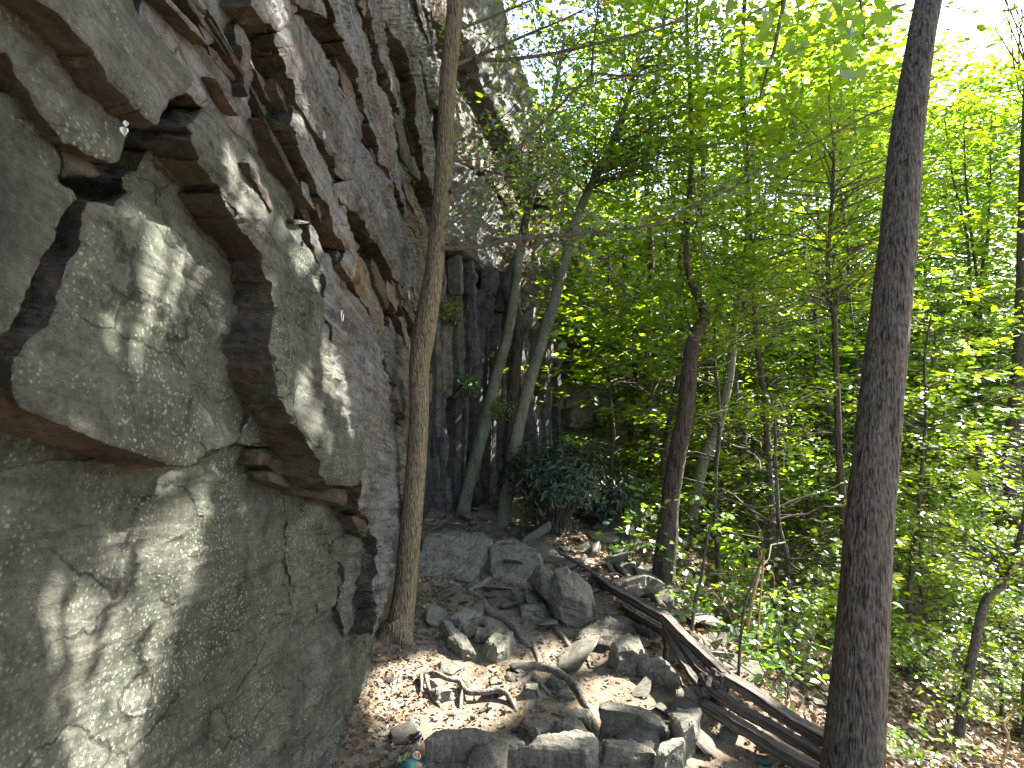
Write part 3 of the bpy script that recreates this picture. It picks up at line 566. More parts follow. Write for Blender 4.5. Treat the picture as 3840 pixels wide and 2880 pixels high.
# ------------------------------------------------------------------ leaves
def leaf_cloud(P, N, D, size, shape='oval', fold=0.25):
    """one small folded blade per point: normal N, growing along D"""
    P = np.asarray(P, float); n = len(P); N = N/np.linalg.norm(N, axis=1)[:, None]
    D = D-N*(D*N).sum(1)[:, None]; D /= np.linalg.norm(D, axis=1)[:, None]+1e-9; Wd = np.cross(N, D)
    if shape == 'oval': T_ = [(0, 0, 0), (-.30, .30, 1), (-.30, .62, 1), (0, 1, 0.2), (.30, .62, 1), (.30, .30, 1)]; Fc = [(0, 1, 2, 3), (0, 3, 4, 5)]
    elif shape == 'diamond': T_ = [(0, 0, 0), (-.34, .45, 1), (0, 1, 0), (.34, .45, 1)]; Fc = [(0, 1, 2, 3)]
    elif shape == 'long': T_ = [(0, 0, 0), (-.15, .35, 1), (-.13, .7, 1), (0, 1, .2), (.13, .7, 1), (.15, .35, 1)]; Fc = [(0, 1, 2, 3), (0, 3, 4, 5)]
    elif shape == 'maple':
        T_ = [(0, 0, 0), (-.25, .02, 1), (-.55, .30, 1), (-.36, .38, .8), (-.50, .72, 1), (-.2, .62, .5), (0, 1, .3), (.2, .62, .5), (.50, .72, 1), (.36, .38, .8), (.55, .30, 1), (.25, .02, 1)]
        Fc = [(0, 1, 2, 3), (0, 3, 4, 5), (0, 5, 6, 7), (0, 7, 8, 9), (0, 9, 10, 11)]
    T_ = np.array(T_); m = len(T_); size = np.broadcast_to(size, (n,))
    fo = fold*rng.uniform(0.2, 1.4, n)
    V = P[:, None]+(Wd[:, None]*T_[None, :, 0, None]+D[:, None]*T_[None, :, 1, None]+N[:, None]*((T_[None, :, 2]*np.abs(T_[None, :, 0])*fo[:, None]-0.25*T_[None, :, 1]**2*fo[:, None])[..., None]))*size[:, None, None]
    Fq = (np.array(Fc)[None]+(np.arange(n)*m)[:, None, None]).reshape(-1, 4)
    return V.reshape(-1, 3), Fq
def rand_unit(n):
    v = rng.normal(size=(n, 3)); return v/np.linalg.norm(v, axis=1)[:, None]

# light gaps: leaves whose shadow would fall inside these patches are left off the boughs
E1 = np.cross(L, [0, 0, 1.]); E1 /= np.linalg.norm(E1); E2 = np.cross(E1, L)
GAPS = []
def gap_wall(off, pts):
    W_ = plane_hit(np.array(pts), 'A', off, 0, 0, tuple(np.mean(pts, 0))); GAPS.append((np.stack([W_@E1, W_@E2], 1), (W_@L).mean()))
def gap_ground(pts, z=-1.68):
    D_ = ray(pts); W_ = D_*(z/D_[:, 2])[:, None]; GAPS.append((np.stack([W_@E1, W_@E2], 1), (W_@L).mean()))
gap_wall(-.75, C('f', (300, 520), (380, 495), (408, 560), (400, 640), (435, 745), (410, 765), (380, 700), (290, 660), (370, 600), (330, 560)))
gap_wall(-.75, C('f', (225, 730), (260, 735), (300, 795), (400, 825), (445, 900), (475, 940), (445, 1010), (380, 995), (300, 955), (235, 960), (215, 900), (235, 850), (195, 800)))
gap_wall(-.80, C('f', (305, 1075), (340, 1055), (372, 1090), (362, 1150), (310, 1140))); gap_wall(-.82, C('f', (380, 1060), (442, 1035), (432, 1105), (380, 1110)))
gap_wall(-.83, C('f', (398, 1165), (398, 1240), (382, 1325), (300, 1375), (200, 1385), (120, 1425), (60, 1410), (80, 1335), (170, 1275), (250, 1265), (325, 1215)))
gap_wall(-.83, C('f', (303, 1455), (303, 1505), (262, 1585), (235, 1635), (200, 1570), (258, 1515)))
gap_wall(-.71, C('d3', (535, 470), (630, 550), (640, 690), (730, 740), (860, 1000), (890, 1180), (820, 1110), (690, 860), (600, 690)))
gap_wall(-.70, C('d2', (990, 550), (1070, 600), (1120, 700), (1180, 900), (1160, 1010), (1040, 770)))
gap_wall(-.72, C('d3', (910, 320), (1020, 420), (1090, 600), (1090, 800), (1040, 860), (960, 600)))
gap_wall(-.68, C('d2', (690, 270), (770, 400), (860, 480), (790, 750), (735, 600), (680, 420)))
gap_wall(-.68, C('d2', (200, 50), (350, 300), (300, 300), (190, 120))); gap_wall(-.68, C('d1', (640, 1250), (760, 1400), (860, 1600), (800, 1620), (690, 1420)))
gap_wall(-.70, C('d1', (560, 120), (720, 400), (880, 850), (860, 1000), (790, 750), (680, 420)))
gap_ground(C('f', (860, 1440), (960, 1415), (1080, 1435), (1095, 1500), (1000, 1565), (880, 1540), (830, 1480)))
gap_ground(C('c9', (600, 1110), (750, 1050), (920, 1090), (1030, 1150), (1000, 1260), (700, 1265), (590, 1230)))
gap_ground(C('c9', (300, 1490), (570, 1470), (560, 1560), (300, 1590)), -1.55); gap_ground(C('c9', (300, 1370), (500, 1370), (500, 1420), (330, 1430)), -1.6)
gap_ground(C('c9', (430, 640), (510, 700), (490, 780), (420, 720)), -1.5); gap_ground(C('c9', (480, 800), (610, 750), (660, 800), (520, 860)), -1.58)
gap_ground(C('g', (820, 720), (1150, 960), (1860, 1400), (1820, 1450), (1100, 1030), (830, 810)), -1.5)
gap_ground(C('g', (420, 330), (700, 560), (700, 640), (420, 420)), -1.5)
gap_ground(C('c9', (880, 980), (1000, 1010), (1080, 1100), (960, 1060)), -1.55); gap_ground(C('c9', (1050, 1270), (1200, 1270), (1150, 1390), (1060, 1360)), -1.5)
gap_ground(C('c8', (600, 1430), (1000, 1440), (1180, 1500), (900, 1490)), -1.55); gap_ground(C('c10', (100, 1480), (330, 1480), (400, 1640), (80, 1640)), -1.8)
gap_ground(C('c9', (400, 250), (560, 320), (900, 420), (1000, 560), (800, 540), (520, 430)), -1.75)
def gap_slope(pts):
    W_ = np.array([on_ground(*p) for p in pts]); GAPS.append((np.stack([W_@E1, W_@E2], 1), (W_@L).mean()))
gap_slope(C('f', (1500, 1330), (1560, 1370), (1620, 1430), (1780, 1590), (1740, 1600), (1580, 1480), (1510, 1400)))
gap_slope(C('f', (1240, 1200), (1330, 1190), (1400, 1230), (1500, 1310), (1440, 1310), (1320, 1260)))
gap_slope(C('f', (1150, 1130), (1230, 1160), (1240, 1200), (1190, 1190))); gap_slope(C('f', (1980, 1400), (2100, 1460), (2180, 1530), (2060, 1500)))
def gap_air(y, pts):
    W_ = ray(pts)*y; GAPS.append((np.stack([W_@E1, W_@E2], 1), (W_@L).mean()+0.5))
for y_, pts in ((9, [(1230, 560), (1420, 600), (1440, 800), (1300, 860), (1220, 760)]), (9, [(1500, 760), (1620, 800), (1640, 960), (1540, 1000)]), (8.5, [(1330, 900), (1430, 920), (1420, 1040), (1330, 1020)]),
                (6.5, [(1520, 1050), (1700, 1150), (1750, 1300), (1600, 1250)]), (8, [(1950, 400), (2200, 350), (2200, 700), (2000, 640)]), (7, [(1960, 900), (2200, 950), (2200, 1250), (2000, 1200)]), (9, [(1640, 420), (1820, 380), (1840, 640), (1680, 660)]), (8, [(1400, 620), (1500, 580), (1560, 740), (1470, 800)]), (8, [(1560, 880), (1780, 860), (1800, 1060), (1600, 1060)]), (9, [(1240, 800), (1330, 880), (1320, 1000), (1230, 960)]),
                (10, [(1550, 450), (1640, 430), (1650, 640), (1560, 700)]), (7, [(1930, 700), (2100, 720), (2080, 880), (1950, 880)]), (8, [(1180, 640), (1240, 620), (1260, 780), (1200, 800)]), (9, [(1260, 400), (1400, 380), (1420, 540), (1300, 560)]), (10, [(1450, 250), (1620, 200), (1640, 380), (1480, 420)]), (7, [(1560, 1180), (1760, 1260), (1780, 1400), (1640, 1380)])):
    gap_air(y_, C('f', *pts))
THIN = []
def gap_far(pts):
    W_ = plane_hit(np.array(pts), 'C', .2, 0, 0, tuple(np.mean(pts, 0))); THIN.append((np.stack([W_@E1, W_@E2], 1), (W_@L).mean()))
gap_far(C('c2', (820, 60), (1000, 60), (1300, 700), (1500, 1300), (1550, 1659), (1000, 1659), (740, 1500)))
def gapmask(P):
    Q2 = np.stack([P@E1, P@E2], 1); k = np.zeros(len(P), bool)
    dL = P@L; thin = np.zeros(len(P), bool)
    for g_, dm_ in THIN: thin |= inside(g_, Q2) & (dL > dm_+0.15)
    k |= thin & (rng.uniform(size=len(P)) < 0.72)
    for g_, dm_ in GAPS:
        c = g_.mean(0); r_ = g_-c; k |= inside(g_+r_/np.linalg.norm(r_, axis=1)[:, None]*0.12, Q2) & (dL > dm_+0.25)
    return ~k
def cloud_mesh(name, P, N, D, size, mat, shape='oval', gap=True, fold=0.25):
    P = np.asarray(P); size = np.broadcast_to(size, (len(P),))
    if gap:
        k = gapmask(P+D/(np.linalg.norm(D, axis=1)[:, None]+1e-9)*(size*.5)[:, None]); P, N, D, size = P[k], N[k], D[k], size[k]
    V, Fq = leaf_cloud(P, N, D, size, shape, fold)
    return mesh(name, V, Fq, M[mat], smooth=False)
def spray(c, d, ln, wd, n, droop=0.12, thick=0.05):
    """flat bough of leaves: starts at c, reaches ln along d"""
    d = d/np.linalg.norm(d); s = np.cross(d, [0, 0, 1.]); s /= np.linalg.norm(s)+1e-9
    u = rng.uniform(0, 1, n)**0.75; v = rng.normal(0, 0.42, n)*np.sin(np.pi*np.clip(u*0.9+0.08, 0, 1))
    P = c+d*(u*ln)[:, None]+s*(v*wd)[:, None]; P[:, 2] += rng.normal(0, thick, n)-droop*ln*u*u
    D = d+s*(np.sign(v)*rng.uniform(0.2, 1.1, n))[:, None]+rng.normal(0, .25, (n, 3))
    N = np.array([0, 0, 1.])+rng.normal(0, 0.38, (n, 3)); return P, N, D
def cat(L3): return [np.concatenate(a) for a in zip(*L3)]
def limb(a, b, r0, r1, sag=0.1, n=5, wob=0.05):
    t = np.linspace(0, 1, n)[:, None]; P = a+(b-a)*t; P[:, 2] += sag*np.sin(np.pi*t[:, 0])*np.linalg.norm(b-a)*0.5
    P[1:-1] += rng.normal(0, wob*np.linalg.norm(b-a)/n*2, (n-2, 3)); return P, np.linspace(r0, r1, n)

def tree(name, label, trunkspec, bark, foliage=None, limbs=None, leafmat='leaf', group=None, cat_='tree', sides=14, ridge=0.0, shape='oval', extra=None, sub=6, lump=0.08):
    P, R = trunkspec; base = np.array(P[0])
    e = empty(name, base, label=label, cat=cat_, group=group)
    V, Q = tube(P, R, sides, sub, lump, ridge, seed=int(abs(base[0]*100)) % 50)
    obj('trunk', mesh('trunk', V-base, Q, M[bark]), e)
    if limbs:
        V, Q = join([tube(p, r_, 6, 3, 0.1) for p, r_ in limbs]); obj('branches', mesh('branches', V-base, Q, M['twig']), e, kind='stuff')
    if foliage is not None:
        P_, N_, D_, s_ = foliage; me = cloud_mesh('foliage', P_, N_, D_, s_, leafmat, shape)
        co = np.empty(len(me.vertices)*3, np.float32); me.vertices.foreach_get('co', co); co = co.reshape(-1, 3)-base.astype(np.float32)
        me.vertices.foreach_set('co', co.ravel()); me.update(); obj('foliage', me, e, kind='stuff')
    return e

# --- T1: the bent tree at the foot of the buttress
T1 = pxpath('f', [(846, 1440, 92), (853, 1400, 74), (866, 1330, 54), (877, 1250, 47), (895, 1050, 42), (905, 900, 40), (905, 800, 42), (916, 720, 50), (936, 600, 40), (942, 540, 36), (956, 400, 38), (961, 300, 36), (970, 150, 36), (986, 0, 34), (1004, -150, 32), (1030, -330, 29)], [3.72, 3.8, 3.85, 3.8])
brs = []
def br(k, pts, d0, d1, w0=14, w1=4):
    ox, oy, s = CR[k]; n = len(pts); d = np.linspace(d0, d1, n)
    P = np.array([at(ox+p[0]/s, oy+p[1]/s, d[i]) for i, p in enumerate(pts)]); R = np.linspace(w0, w1, n)*1.35/F*d/2
    brs.append((P, R)); return P
Bs = []
Bs.append(br('c2', [(800, 412), (870, 395), (950, 360), (1100, 300), (1300, 210), (1450, 150), (1640, 60)], 3.85, 4.3, 13, 4))
Bs.append(br('c2', [(955, 360), (1100, 375), (1300, 355), (1500, 325), (1750, 265), (2000, 200), (2250, 130)], 3.9, 4.5, 12, 5))
Bs.append(br('c2', [(808, 1192), (900, 1160), (1000, 1120), (1100, 1050), (1200, 950), (1350, 800), (1500, 650), (1690, 470), (1850, 470), (2000, 465), (2200, 410)], 3.8, 4.7, 14, 4))
Bs.append(br('c2', [(1690, 470), (1700, 300), (1735, 0), (1750, -150)], 4.3, 4.4, 8, 3))
Bs.append(br('c2', [(790, 975), (950, 1040), (1100, 1080), (1350, 1140), (1450, 1090), (1550, 950)], 3.85, 4.6, 9, 3))
Bs.append(br('c2', [(750, 1547), (900, 1542), (1020, 1530), (1180, 1490), (1400, 1470), (1600, 1455), (1800, 1430), (2000, 1410), (2157, 1365), (2400, 1230), (2700, 1080), (3100, 880), (3400, 720), (3560, 650)], 3.8, 4.2, 15, 3))
Bs.append(br('c2', [(770, 1420), (900, 1340), (1080, 1210), (1200, 1110), (1300, 1000), (1480, 800)], 3.8, 4.4, 7, 3))
Bs.append(br('c2', [(840, 190), (1000, 130), (1200, 50), (1340, -10), (1500, -80)], 3.85, 4.3, 10, 4))
Bs.append(br('c2', [(800, 900), (960, 830), (1050, 780), (1180, 690), (1300, 560)], 3.8, 4.2, 6, 3))
Bs.append(br('c2', [(1180, 1490), (1300, 1540), (1450, 1500), (1600, 1540), (1800, 1620)], 3.95, 4.3, 6, 3))
fol = []
for Bp in Bs:
    n = len(Bp)
    for i in range(1, n):
        f_ = i/(n-1)
        seg = Bp[i]-Bp[i-1]; ln = np.linalg.norm(seg)
        for _ in range(int(2+ln/0.10)):
            c = Bp[i-1]+seg*rng.uniform(); d = seg/ln*0.6+rng.normal(0, 0.75, 3)*np.array([1, 1, .8])
            l_ = rng.uniform(0.18, 0.50)
            if f_ < 0.30 and rng.uniform() < 0.72: continue
            tip = c+d/np.linalg.norm(d)*l_; brs.append((np.stack([c, (c+tip)/2+rng.normal(0, .015, 3), tip]), np.array([.0035, .0025, .0015])))
            fol.append(spray(c+(tip-c)*0.3, d, l_*0.9, 0.16, int(rng.integers(11, 24)), 0.1, 0.03))
F1 = cat(fol); F1[1] = np.array([0.15, -0.45, 0.75])+rng.normal(0, 0.55, F1[0].shape)
tree('bent_tree', 'slender bent tree with ridged brown bark against the near rock buttress', T1, 'bark1', (*F1, rng.uniform(.026, .050, len(F1[0]))), brs, 'leaf_tupelo', sides=40, ridge=0.05, sub=14)
# root flare of T1
rt = []
for pts in ([(852, 1340, 52), (872, 1385, 42), (893, 1412, 28), (915, 1436, 14)], [(846, 1360, 52), (836, 1405, 40), (830, 1450, 24), (838, 1485, 12)], [(856, 1370, 56), (868, 1415, 40), (882, 1445, 22), (890, 1475, 10)], [(850, 1350, 50), (828, 1390, 34), (812, 1420, 16)]):
    P, R = pxpath('f', pts, [3.72, 3.62]); rt.append(tube(P, R, 12, 5, 0.12, 0.04))
V, Q = join(rt); e = [o for o in bpy.data.objects if o.name == 'bent_tree'][0]
obj('root_flare', mesh('root_flare', V-np.array(T1[0][0]), Q, M['bark1']), e)

# --- T2..T4 in the corner
def crownleaves(path, i0, n, rad, per=40, size=(.035, .06), ln=(0.35, 0.9), up=0.3, bias=None):
    P = np.array(path); out = []; lims = []
    for _ in range(n):
        f_ = rng.uniform(i0, len(P)-1.01); i = int(f_); c = P[i]+(P[i+1]-P[i])*(f_-i)
        d = rand_unit(1)[0]; d[2] = abs(d[2])*up+rng.uniform(-.15, .2)
        if bias is not None: d = d+bias
        d /= np.linalg.norm(d); l_ = rng.uniform(*ln)*rad
        a, b = limb(c, c+d*l_, 0.010, 0.003); lims.append((a, b))
        fr = np.linspace(0.35, 1, 3)
        for g_ in fr: fol_ = spray(c+d*l_*g_*0.8, d+rng.normal(0, .35, 3), l_*0.45, l_*0.35, per//3, 0.1, 0.04); out.append(fol_)
    F_ = cat(out); return (*F_, rng.uniform(size[0], size[1], len(F_[0]))), lims
T2 = pxpath('e1', [(262, 1640, 105), (290, 1560, 92), (310, 1450, 80), (350, 1280, 75), (400, 1100, 75), (450, 900, 70), (500, 700, 62), (560, 480, 60), (598, 260, 60), (615, 150, 52), (628, 0, 52), (650, -140, 50), (700, -330, 42), (760, -560, 36), (830, -900, 28), (900, -1300, 20)], [6.6, 6.9, 7.3, 7.8])
fo, li = crownleaves(T2[0], 12, 60, 1.6, 54, (.035, .06), bias=np.array([.5, -.1, 0]))
tree('leaning_tree', 'leaning smooth grey-green trunk growing from the rock corner, left of the pair', T2, 'bark_smooth', fo, li, 'leaf_tupelo', sides=20)
T3 = pxpath('e1', [(540, 1650, 70), (552, 1400, 62), (565, 1150, 60), (580, 950, 62), (590, 800, 68), (612, 600, 70), (626, 470, 62), (606, 340, 62), (562, 240, 70), (560, 150, 60), (600, 60, 52), (640, -60, 46), (680, -300, 40), (700, -600, 30)], [7.1, 7.2, 7.4])
fo, li = crownleaves(T3[0], 11, 8, 1.0, 36)
tree('crooked_tree', 'crooked reddish-brown trunk standing just behind the two leaning trunks', T3, 'bark_red', fo, li, 'leaf_tupelo', sides=16)
T4 = pxpath('e1', [(500, 1680, 92), (525, 1600, 84), (560, 1400, 80), (600, 1150, 75), (640, 950, 75), (690, 770, 68), (740, 600, 65), (800, 400, 68), (850, 230, 64), (890, 80, 60), (920, -30, 58), (985, -250, 50), (1060, -420, 44), (1150, -600, 40), (1250, -850, 32), (1340, -1200, 24)], [6.4, 6.7, 7.2, 7.8])
fo, li = crownleaves(T4[0], 11.5, 130, 1.8, 60, (.035, .06), bias=np.array([.5, -.1, 0]))
tree('leaning_tree', 'leaning grey trunk with black bark seams, right of the pair in the corner', T4, 'bark_smooth', fo, li, 'leaf_tupelo', sides=20)
# --- T5: big dark trunk on the right, its crown above the frame shaped along sun rays for shade
T5 = pxpath('f', [(1815, 2050, 160), (1828, 1850, 138), (1842, 1659, 117), (1861, 1400, 101), (1877, 1150, 91), (1893, 950, 84), (1920, 700, 74), (1941, 500, 67), (1959, 300, 60), (1987, 100, 52), (2006, 0, 51), (2035, -150, 48), (2090, -420, 42), (2170, -800, 34), (2280, -1300, 25)], [2.3, 2.35, 2.5, 2.7, 3.0])
tg = []  # leaf spots up-sun of wall and path, placed out of view to shade them
for _ in range(7000):
    if rng.uniform() < 0.62: p = np.array([-0.8, rng.uniform(0.4, 5.4), rng.uniform(-1.9, 2.8)])
    else:
        y = rng.uniform(1.6, 6.8); p = np.array([rng.uniform(-0.9, np.interp(y, YK, XE)+0.5), y, -1.7])
    s_ = rng.uniform(5.5, 8.0)
    while True:
        c = p+L*s_
        if c[0]/c[1] > 1.12 or c[2]/c[1] > 0.88 or s_ > 18: break
        s_ += 0.3
    tg.append(c)
tg = np.array(tg); near_ = tg[:, 2] > 0.88*tg[:, 1]
def crown(pts, leaf):
    fo_ = [spray(c, rng.normal(size=3)*np.array([1, 1, .25]), rng.uniform(.25, .6), .35, 12, .1, .05) for c in pts]
    F_ = cat(fo_); F_[1] = L*0.5+rng.normal(0, .6, F_[0].shape)
    return (*F_, rng.uniform(leaf*.75, leaf*1.25, len(F_[0])))
li = [limb(np.array(T5[0][12]), c, 0.02, 0.004, 0.1) for c in tg[near_][:26]]
tree('dark_tree', 'thick dark furrowed trunk in the right foreground, leaning right', T5, 'bark_dark', crown(tg[near_], .10), li, 'leaf', sides=72, ridge=0.045, sub=18)
ctr_ = tg[~near_].mean(0); zb = float(gz(np.array([ctr_[0]]), np.array([ctr_[1]]))[0])
TT_ = ([np.array([ctr_[0]+.6, ctr_[1]-.3, zb]), np.array([ctr_[0]+.3, ctr_[1]-.2, (zb+ctr_[2])/2]), ctr_+np.array([0, 0, 1.5])], [.2, .15, .05])
tree('shade_tree', 'unseen leafy tree added beyond the right edge to shade the cliff and path', TT_, 'bark_dark', crown(tg[~near_], .11), [limb(TT_[0][1]+np.array([0, 0, .8]), c, .03, .004, .1) for c in tg[~near_][:40]], 'leaf', sides=14)  # out-of-view tree, added to throw shade on the wall and path
# --- T6, T7
T6 = pxpath('f', [(1418, 1310, 62), (1428, 1270, 48), (1440, 1180, 44), (1447, 1090, 36), (1462, 990, 36), (1480, 900, 35), (1485, 850, 35), (1490, 790, 32), (1498, 735, 28), (1508, 712, 27), (1522, 688, 20), (1512, 650, 16), (1490, 600, 13), (1482, 540, 11), (1490, 470, 8)], [5.5, 5.6, 5.7])
lb = []
for pts, w in (([(1498, 735), (1485, 690), (1475, 620), (1478, 560)], 5), ([(1515, 700), (1550, 660), (1610, 630), (1680, 600)], 6), ([(1483, 910), (1550, 890), (1640, 870), (1740, 830)], 5), ([(1488, 800), (1540, 770), (1600, 750), (1700, 745)], 4), ([(1510, 665), (1500, 620), (1485, 590)], 5)):
    lb.append((np.array([at(p[0]*1.736, p[1]*1.736, 5.6+.15*i) for i, p in enumerate(pts)]), np.linspace(w, 1.5, len(pts))/1228*5.6/2))
fol = []
for p, _ in lb:
    for i in range(1, len(p)):
        for _k in range(7): fol.append(spray(p[i-1]+(p[i]-p[i-1])*rng.uniform(), rng.normal(size=3)*np.array([1, 1, .4]), .4, .3, 16, .1, .05))
for c_ in T6[0][-5:]:
    for _k in range(9): fol.append(spray(np.array(c_), rng.normal(size=3)*np.array([1, 1, .3]), .75, .4, 26, .1, .03))
F6 = cat(fol)
tree('broken_tree', 'dark rough trunk with a broken bent top beyond the rail fence', T6, 'bark_red', (*F6, rng.uniform(.04, .065, len(F6[0]))), lb, sides=24, ridge=0.08)
T7 = pxpath('c6', [(300, 1600, 66), (320, 1500, 60), (370, 1250, 64), (430, 1130, 62), (480, 950, 56), (510, 800, 54), (530, 650, 48), (540, 520, 40), (560, 400, 32), (590, 200, 26), (620, -50, 18)], [6.9, 7.0, 7.2])
fo, li = crownleaves(T7[0], 6, 60, 1.6, 54)
tree('pale_tree', 'pale slim trunk leaning right just behind the broken dark trunk', T7, 'bark_smooth', fo, li, sides=16)
T8 = pxpath('c6', [(1180, 1750, 44), (1165, 1480, 39), (1145, 1200, 38), (1135, 900, 34), (1125, 600, 32), (1118, 430, 32), (1092, 320, 25), (1083, 100, 25), (1095, -60, 24), (1110, -300, 18), (1120, -600, 12)], [5.6, 5.8, 6.0])
lb = []
for pts, w in (([(1120, 420), (1150, 250), (1180, 130), (1235, 0), (1290, -130)], 20), ([(1110, 400), (1020, 250), (980, 100), (970, -50)], 9), ([(1130, 400), (1200, 310), (1300, 260), (1400, 220)], 7), ([(1135, 500), (1230, 430), (1340, 370)], 7), ([(1150, 1280), (1200, 1200), (1260, 1120)], 8), ([(1170, 1380), (1230, 1330)], 8), ([(1135, 500), (1250, 520), (1340, 440)], 5), ([(1130, 620), (1220, 560), (1330, 470)], 5)):
    lb.append((np.array([at(2400+p[0]/1.5361, 900+p[1]/1.5361, 5.8+.1*i) for i, p in enumerate(pts)]), np.linspace(w, 3, len(pts))/1.5361/F*5.8/2))
fo, li = crownleaves(T8[0], 5, 60, 1.3, 54)
tree('forked_sapling', 'tall thin forked sapling left of the thick dark right trunk', T8, 'bark_red', fo, lb+li, sides=14)
T9 = pxpath('c10', [(1640, 1520, 62), (1660, 1400, 58), (1700, 1150, 54), (1740, 950, 52), (1780, 750, 50), (1830, 600, 48), (1930, 520, 40), (1980, 420, 34), (2010, 300, 30), (2060, 100, 26), (2100, -200, 20)], [4.6, 4.7, 4.9])
fo, li = crownleaves(T9[0], 6, 36, 1.1, 48, bias=np.array([0, .4, 0]))
tree('curved_tree', 'thin S-curved trunk at the lower right edge on the hillside', T9, 'bark_dark', fo, li, sides=16)
T10 = pxpath('c6', [(2190, 1650, 96), (2160, 1500, 88), (2140, 1330, 84), (2150, 1100, 78), (2180, 800, 70), (2200, 300, 60), (2210, -300, 46), (2230, -900, 34)], [8.0, 8.3])
fo, li = crownleaves(T10[0][:6], 3, 20, 1.6, 54)
tree('edge_tree', 'straight dark trunk at the right edge of the woods', T10, 'bark_dark', fo, li, sides=16)

# --- maple bough hanging in from above
mb = [np.array([at(2400+p[0]/1.5361, p[1]/1.5361, d) for p, d in zip(pts, ds)]) for pts, ds in (
    ([(860, -300), (830, 0), (800, 150), (770, 300), (725, 430), (690, 580)], [2.3, 2.2, 2.2, 2.2, 2.2, 2.2]),
    ([(830, 0), (640, 80), (580, 200), (600, 300), (640, 380)], [2.2, 2.2, 2.2, 2.2, 2.2]),
    ([(1260, -200), (1270, 30), (1290, 120), (1290, 230)], [2.1, 2.1, 2.1, 2.1]), ([(1100, -200), (1000, 20), (940, 60)], [2.2, 2.2, 2.2]))]
bough = empty('maple_bough', mb[0][0], label='dark drooping maple bough with large backlit leaves at the top centre-right', cat='branch')
V, Q = join([tube(p, np.linspace(.010 if i == 0 else .004, .004 if i == 0 else .0015, len(p)), 8, 4, .12) for i, p in enumerate(mb)])
obj('branch', mesh('branch', V-mb[0][0], Q, M['twig']), bough)
lv = leaf_cloud(np.zeros((1, 3)), np.array([[0, 0, 1.]]), np.array([[0, 1., 0]]), 1.0, 'maple', 0.3)
lme = [mesh('maple_leaf', *leaf_cloud(np.zeros((1, 3)), np.array([[0, 0, 1.]]), np.array([[0, 1., 0]]), 1.0, 'maple', f_), M['leaf_maple'], smooth=False) for f_ in (0.2, 0.5, 0.8)]
ctrs = [(900, 60), (960, 110), (1060, 40), (1180, 20), (1130, 90), (1210, 130), (1000, 30), (870, 100), (700, 290), (660, 260), (560, 180), (640, 220), (520, 130), (480, 210), (700, 360), (640, 420), (560, 330), (900, 250), (870, 330), (1330, 110), (1300, 180), (1250, 200), (1420, 100), (1460, 60), (1380, 20), (1190, 330), (1230, 420), (1150, 400), (1330, 300), (620, 520), (660, 480), (760, 200), (450, 60), (520, 20), (600, 40), (700, 100), (1010, 210), (1060, 160), (730, 20), (820, 140)]
for i, (cx, cy) in enumerate(ctrs*2):
    p = at(2400+(cx+rng.uniform(-45, 45))/1.5361, (cy+rng.uniform(-40, 40))/1.5361, rng.uniform(1.95, 2.45))
    o = bpy.data.objects.new('maple_leaf', lme[i % 3]); COL.objects.link(o); o.parent = bough; o.location = p-mb[0][0]
    s = rng.uniform(.036, .068); o.scale = (s, s, s)
    dd = Vector((rng.normal(0, .5), rng.normal(-.3, .5), -0.5+rng.normal(0, .5)))
    o.rotation_euler = (rng.uniform(-.9, .9)+0.5, rng.uniform(-.7, .7), rng.uniform(0, 6.28))

# ------------------------------------------------------------------ generic woods
def wood_tree_mesh(hh, rad, ns, per, leaf, low=0.1, seed=0):
    P = [np.array([0, 0, -0.3])]; x = np.zeros(2)
    for i in range(1, 9): x = x+rng.normal(0, .011*hh, 2); P.append(np.array([x[0], x[1], hh*i/8]))
    R = np.linspace(hh*0.0062+.012, .010, 9); tk = tube(P, R, 9, 3, .1)
    lm, fo_ = [], []; P = np.array(P)
    for _ in range(ns):
        f_ = rng.uniform(low, 1)**0.85; c = P[min(7, int(f_*8))]+(P[min(8, int(f_*8)+1)]-P[min(7, int(f_*8))])*((f_*8) % 1)
        an = rng.uniform(0, 6.283); rr_ = rad*(0.35+0.65*math.sin(math.pi*min(1, f_*0.85+0.12)))*rng.uniform(.5, 1.1)
        d = np.array([math.cos(an), math.sin(an), rng.uniform(-.05, .45)])
        a, b = limb(c, c+d*rr_, .010, .002, .06, 6, .09); lm.append(tube(a, b, 4, 1, 0))
        for g_ in (0.45, 0.7, 0.95): fo_.append(spray(c+d*rr_*g_*0.85, d+rng.normal(0, .5, 3)*np.array([1, 1, .25]), rr_*.55, rr_*.42, per//3, .10, .028))
    F_ = cat(fo_); F_[1] = np.array([0, 0, 1.])+rng.normal(0, .30, F_[0].shape)
    V, Q = leaf_cloud(*F_, rng.uniform(leaf*.7, leaf*1.3, len(F_[0])), 'oval', .25)
    return mesh('trunk', *tk, M['bark_dark']), mesh('branches', *join(lm), M['twig']), mesh('foliage', V, Q, M['leaf'], smooth=False)
KIND = [wood_tree_mesh(9.0, 2.4, 84, 60, .105, .06), wood_tree_mesh(7.0, 2.0, 76, 60, .105, .04), wood_tree_mesh(11.0, 2.7, 100, 60, .115, .10), wood_tree_mesh(4.2, 1.4, 44, 54, .075, .1), wood_tree_mesh(2.3, .95, 34, 45, .062, .06), wood_tree_mesh(1.7, .85, 26, 45, .058, .05)]
